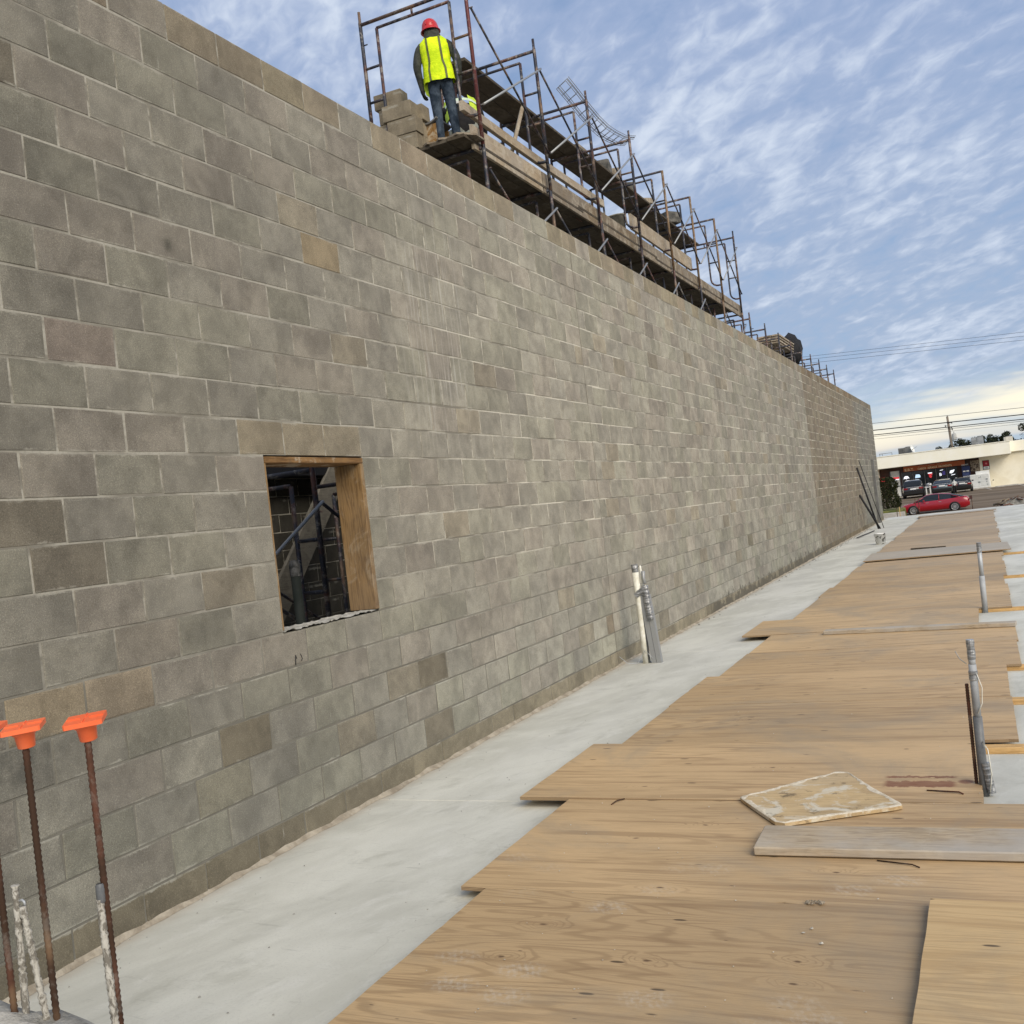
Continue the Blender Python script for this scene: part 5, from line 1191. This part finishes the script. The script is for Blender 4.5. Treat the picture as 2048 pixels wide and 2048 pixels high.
car('red fastback sedan parked side on beyond the slab edge', (.22, 85, -1.44), R(180), 5.02, 1.96, 1.45, .95, M_red,
    [(-2.51, .80), (-2.40, 1.00), (-2.2, 1.07), (-1.6, 1.02), (-.8, .98), (.3, .95), (1.0, .94), (1.6, .90), (2.1, .80), (2.42, .66), (2.51, .55)],
    [(-2.15, 1.08), (-1.7, 1.22), (-1.2, 1.34), (-.6, 1.43), (0, 1.45), (.45, 1.41), (.9, 1.24), (1.35, 1.0), (1.45, .93)], (-1.45, 1.50), .345, 14, rear=False)
car('black sport utility car parked nose in at the shop, rear facing', (-2.25, 104.8, -.50), R(92), 4.7, 1.92, 1.68, 1.08, M_blk,
    [(-2.35, .95), (-2.30, 1.10), (-1.5, 1.10), (0, 1.08), (1.2, 1.05), (2.0, .98), (2.35, .75)],
    [(-2.28, 1.12), (-2.0, 1.58), (-1.7, 1.66), (-.5, 1.68), (.5, 1.64), (1.25, 1.12)], (-1.40, 1.40), .36, 5, 'suv', rear=True)
car('grey sedan parked nose in at the shop beside the black car', (.42, 104.8, -.50), R(88), 4.75, 1.84, 1.44, .96, M_grey,
    [(-2.37, .85), (-2.30, 1.02), (-1.7, 1.05), (-.8, .98), (.3, .95), (1.1, .93), (1.8, .84), (2.37, .60)],
    [(-1.95, 1.06), (-1.3, 1.33), (-.7, 1.43), (0, 1.44), (.5, 1.36), (1.2, .96)], (-1.40, 1.40), .33, 10, rear=True)
car('dark compact car mostly hidden behind the grey sedan', (2.05, 106.2, -.50), R(90), 4.1, 1.70, 1.42, .94, M_blk,
    [(-2.05, .85), (-2.0, .98), (-1.4, .98), (.3, .94), (1.1, .92), (2.05, .62)], [(-1.9, 1.0), (-1.4, 1.36), (0, 1.42), (.9, .96)], (-1.2, 1.25), .31, 8, rear=True)
# small figure beside the grey sedan
J = {'pelvis': ((0, 0, .93), (.15, .11)), 'waist': ((0, 0, 1.06), (.14, .10)), 'chest': ((0, .03, 1.24), (.17, .12)), 'neck': ((0, .05, 1.45), .06), 'head': ((0, .06, 1.60), .10)}
Bn = [('pelvis', 'waist'), ('waist', 'chest'), ('chest', 'neck'), ('neck', 'head')]; Rg = {Bn[0]: 1, Bn[1]: 1, Bn[2]: 1, Bn[3]: 2}
for s, q in (('L', -1), ('R', 1)):
    for nm, ps_, r_ in (('hip', (q*.09, 0, .86), .10), ('kne', (q*.10, .04, .50), .07), ('ank', (q*.10, 0, .10), .052), ('toe', (q*.12, .13, .05), .045), ('sh', (q*.18, 0, 1.38), .07), ('el', (q*.25, .03, 1.12), .055), ('wr', (q*.22, .20, .95), .038)): J[nm+s] = (ps_, r_)
    for a, b, r in (('pelvis', 'hip'+s, 0), ('hip'+s, 'kne'+s, 0), ('kne'+s, 'ank'+s, 0), ('ank'+s, 'toe'+s, 4), ('chest', 'sh'+s, 1), ('sh'+s, 'el'+s, 1), ('el'+s, 'wr'+s, 1)): Bn.append((a, b)); Rg[(a, b)] = r
    hand(J, Bn, Rg, s, J['wr'+s][0], (0, .6, -.8), (-q*.8, .3, 0))
w3 = person('person', J, Bn, Rg, [M_blkcloth, M_offw, M_skin, M_skin, M_boot], 'distant person in pale top and dark trousers beside the grey sedan', (1.42, 102.6, -.55), R(10)); w3.scale = (.82, .82, .82)

# roof gear
def hvac(x0, x1, y, z0, z1, m, label, split=.45):
    t = thing('rooftop_unit', label, 'air conditioner', ((x0+x1)/2, y, z0)); xm = x0+(x1-x0)*split
    MB().box((x0, y-.6, z0), (xm-.01, y+.8, z1-.02), bev=.02).build('cabinet', m, t); MB().box((xm+.01, y-.6, z0), (x1, y+.8, z1), bev=.02).build('cabinet', m, t)
    MB().lathe([(0, 0), (.25, 0), (.25, .06), (0, .08)], ((xm+x1)/2, y, z1), 12).build('fan_cowl', M_acgrey, t)
    for i in range(5): MB().box((x0+.06, y-.63, z0+.12+i*.12), (xm-.08, y-.605, z0+.16+i*.12)).build('louvre', M_acgrey if m is not M_acgrey else M_black, t)
    return t
hvac(-3.85, -2.55, 115, 3.8, 4.62, M_acgrey, 'dark grey rooftop air conditioner beside the satellite dish')
hvac(3.20, 4.36, 116, 3.8, 4.80, mat('ac_blue_grey', m_noisy((.17, .18, .19), (.25, .26, .27), 2, .6, 0)), 'large blue grey rooftop air conditioner right of the pole')
hvac(6.24, 7.05, 116, 3.8, 4.42, mat('ac_beige', m_noisy((.45, .42, .36), (.60, .57, .50), 3, .7, 0)), 'beige rooftop unit near the right picture edge', .15)
t = thing('satellite_dish', 'white satellite dish on the shop roof beside the dark unit', 'satellite dish', (-2.5, 114, 3.8))
MB().lathe([(0, 0), (.22, .03), (.38, .10), (.39, .10), (.22, .045), (0, .015)], (-2.5, 114, 4.35), 18, M=Matrix.Rotation(R(70), 4, 'Y') @ Matrix.Rotation(R(20), 4, 'X')).build('dish', M_white, t)
MB().path([(-2.4, 114, 3.8), (-2.4, 114, 4.3), (-2.5, 114, 4.35)], .03, 6).build('mast', M_acgrey, t); MB().path([(-2.45, 114, 4.3), (-1.95, 113.9, 4.55)], .018, 5).build('feed_arm', M_acgrey, t)
t = thing('roof_railing', 'thin dark pipe railing at the left corner of the shop roof', 'railing', (-5, 113, 3.85))
for x in (-5.6, -5.35, -4.4): MB().path([(x, 113, 3.8), (x, 113, 4.22)], .025, 5).build('post', M_acgrey, t)
MB().path([(-5.65, 113, 4.22), (-4.38, 113, 4.22)], .025, 5).build('rail', M_acgrey, t)
# utility pole and wires
t = thing('utility_pole', 'wooden utility pole with transformer rising behind the shop roof', 'utility pole', (1.1, 125, -.4))
MB().path([(1.22, 125, -.4), (1.15, 125, 4.0), (1.02, 125, 7.75)], [.17, .15, .12], 10).build('pole', M_pole, t)
MB().lathe([(0, 0), (.22, 0), (.23, .08), (.23, .62), (.17, .70), (0, .72)], (1.50, 124.9, 5.05), 14).build('transformer', M_acgrey and mat('transformer_grey', color=(.36, .36, .34)), t)
MB().path([(1.05, 125, 7.85), (1.02, 125, 7.7)], .06, 6).build('top_insulator', M_acgrey, t)
for x, z in ((1.42, 7.0), (1.36, 6.45), (.72, 6.72), (1.40, 6.25)): 
    MB().path([(1.08, 124.95, z), (x, 124.95, z)], .03, 5).build('bracket', M_acgrey, t); MB().lathe([(0, -.12), (.05, -.1), (.06, .08), (0, .12)], (x, 124.95, z), 8).build('insulator', M_acgrey, t)
MB().path([(1.5, 124.9, 5.77), (1.52, 124.9, 5.98)], .03, 5).build('bushing', M_acgrey, t)
def wire(p0, p1, r, sag, label, grp='overhead wires'):
    p0, p1 = Vector(p0), Vector(p1); pts = [p0.lerp(p1, i/16)-Vector((0, 0, sag*4*(i/16)*(1-i/16))) for i in range(17)]
    tag(MB().path(pts, r, 4).build('overhead_wire', M_black), label, 'wire', grp)
for z0, z1, r, lab in ((8.38, 7.05, .022, 'topmost thin wire over the shop roof'), (7.55, 6.35, .052, 'upper thick cable past the pole'), (7.0, 5.85, .045, 'second thick cable just below the upper one'), (6.83, 5.62, .022, 'thin wire under the thick cables'), (6.50, 5.40, .014, 'lowest thin wire crossing the pole')):
    wire((-14, 124.8, z0), (24, 124.8, z1), r, .0, lab)
for z0, z1, lab in ((17.42, 15.06, 'uppermost of the three high thin wires in the sky'), (17.09, 14.58, 'middle of the three high thin wires in the sky'), (16.63, 14.16, 'lowest of the three high thin wires in the sky')): wire((-19, 125, z0), (22, 125, z1), .016, 0, lab, 'high thin wires in the sky')
wire((1.3, 124.9, 4.35), (3.2, 120, 4.15), .02, .08, 'service drop from the pole to the right roof', 'service drops'); wire((1.6, 124.9, 5.3), (3.3, 121, 4.6), .018, .05, 'slanting service drop below the transformer', 'service drops'); wire((1.1, 124.9, 4.4), (-.6, 121, 4.0), .02, .1, 'service drop from the pole to the left roof', 'service drops')

# vegetation
def crown(n_, c, r, s, seed, leafs, name, m, parent, flat=1.):
    q = random.Random(seed); mb = MB(); cl = [(Vector((q.gauss(0, .5)*r[0], q.gauss(0, .5)*r[1], q.uniform(-.7, .75)*r[2])), q.uniform(.25, .5)) for _ in range(n_)]
    for cc, rr in cl:
        for _ in range(leafs):
            d = Vector((q.gauss(0, 1), q.gauss(0, 1), q.gauss(0, 1))).normalized()*rr*q.uniform(.6, 1.05); p = Vector(c)+cc+Vector((d.x*r[0], d.y*r[1], d.z*r[2]))
            a = Vector((q.gauss(0, 1), q.gauss(0, 1), q.gauss(0, 1))).normalized(); b_ = a.cross(Vector((q.gauss(0, 1), q.gauss(0, 1), q.gauss(0, 1)))).normalized(); k = s*q.uniform(.6, 1.3)
            mb.add([p-a*k, p-b_*k*.5, p+a*k, p+b_*k*.5], [(0, 1, 2, 3)])
    return mb.build(name, m, parent, fix=False)
TR_UP = .95
tr = [(-.4, 148, 3.2, (1.0, 1.4, .9), 0), (2.3, 150, 3.4, (1.3, 1.6, 1.3), 1), (3.4, 152, 3.6, (1.2, 1.6, 1.2), 2), (5.3, 150, 3.6, (1.5, 1.6, 1.35), 3), (6.6, 152, 3.4, (.9, 1.4, 1.1), 4), (7.4, 150, 3.9, (1.0, 1.6, 1.2), 5), (9.9, 149, 4.0, (1.5, 1.6, 2.0), 6), (12, 149, 4.2, (2., 2., 2.2), 7), (-2, 150, 3.0, (1.1, 1.4, .9), 8), (15.5, 150, 4., (2., 2., 1.9), 9)]
tl = ['low dark tree top left of the utility pole', 'small dark tree touching the left side of the grey roof unit', 'dark round tree behind the grey roof unit', 'broad dark tree right of the grey roof unit', 'low bushy tree between the two roof units', 'dark tree behind the beige roof unit', 'tall dark tree at the right picture edge', 'tree standing just outside the right picture edge', 'faint low tree top left of the dish', 'far tree well outside the right picture edge']
for x, y, z, r, i in tr:
    z += TR_UP; t = thing('dark_tree', tl[i], 'tree', (x, y, -.4), group='trees behind the shop'); MB().path([(x, y, -.4), (x+.05, y, 1.5), (x, y, z)], [.2, .15, .06], 7).build('trunk', M_bark, t); crown(16, (x, y, z), r, .15, 50+i, 90, 'crown', M_leaf2, t)
# clipped bush on a grass island at left
isl = tag(MB().box((-12, 77.5, -1.5), (-1.75, 83.2, -.72), bev=.08).build('grass_island', M_grass), kind='structure')
tag(MB().box((-12, 77.2, -1.5), (-1.45, 77.5, -.86), bev=.04).build('kerb', M_kerb), kind='structure')
t = thing('clipped_bush', 'tall dark clipped bush beside the far wall corner', 'bush', (-2.75, 80, -.64)); q = random.Random(77); mb = MB()
for _ in range(7000):
    u = q.random(); z = -.6+2.28*u; rr = .98*(1-.50*max(0, (u-.72)/.28)**2)*(.90+.1*math.sin(u*9)); a = q.random()*6.283; rad = rr*q.uniform(.72, 1.04)
    p = Vector((-2.78+rad*math.cos(a), 80+rad*math.sin(a), z)); d1 = Vector((q.gauss(0, 1), q.gauss(0, 1), q.gauss(0, 1))).normalized(); d2 = d1.cross(Vector((q.gauss(0, 1), q.gauss(0, 1), q.gauss(0, 1)))).normalized(); k = q.uniform(.035, .08)
    mb.add([p-d1*k, p-d2*k*.5, p+d1*k, p+d2*k*.5], [(0, 1, 2, 3)])
mb.build('foliage', M_leaf, t, fix=False); MB().path([(-2.78, 80, -.64), (-2.78, 80, .8)], .1, 6).build('trunk', M_bark, t)
# stakes with sagging tape beyond the slab, debris heap
for i, (x, y, zt, zb, m, r) in enumerate(((-.58, 60, -.02, -.9, M_board_pine, .022), (.27, 60, .36, -.9, M_rebar, .020), (.44, 60, .34, -.9, M_rebar, .020), (3.10, 60, .14, -.9, M_rebar, .020), (-.72, 60, -.05, -.9, M_rebar, .02))):
    tag(MB().path([(x, y, zb), (x+.01, y, zt)], r, 5).build('stake', m), ['pale wooden stake at the front bumper of the red car', 'left of the two dark stakes before the red car', 'right of the two dark stakes before the red car', 'dark stake with rag behind the red car', 'short rusty stake at the nose of the red car'][i], 'stake', 'stakes beyond the slab')
tag(MB().box((3.0, 59.95, .0), (3.14, 60.05, .20)).build('rag', mat('dark_rag', color=(.07, .03, .025))), 'dark rag tied on the stake behind the red car', 'rag')
q = random.Random(41); t = thing('debris_heap', 'heap of brown scrap timber and rubble on the far right slab edge', 'debris', (4.6, 48.0, -.1))
for i in range(46):
    x = 4.0+abs(q.gauss(.8, .55)); hh = .30*max(0, 1-abs(x-4.8)/1.2); p = Vector((x, 48+q.uniform(-.5, .5), -.12+hh*q.random()+.03)); a = q.uniform(-.5, .5) if i % 5 else .62; L = q.uniform(.15, .5)
    d = Vector((math.cos(a), q.uniform(-.6, .6), math.sin(a)*.8)).normalized(); tone = q.choice((mat('scrap_brown', m_noisy((.06, .035, .025), (.14, .085, .06), 6, .9, .4)), mat('scrap_red', m_noisy((.12, .05, .035), (.20, .09, .06), 6, .9, .4)), M_plank))
    MB().path([p-d*L*.5, p+d*L*.5], q.uniform(.018, .045), 4).build('scrap', tone, t)
MB().prism([(4.12, -.3), (4.5, .02), (4.85, .2), (5.5, .05), (5.9, -.3)], 47.7, 48.3, axis='y').build('rubble_mass', M_rough, t)
tag(MB().box((-1.2, 45.0, -.36), (13, 45.5, -.06), bev=.03).build('footing_edge', M_kerb), kind='structure')
for f in (F0, F1):
    pass
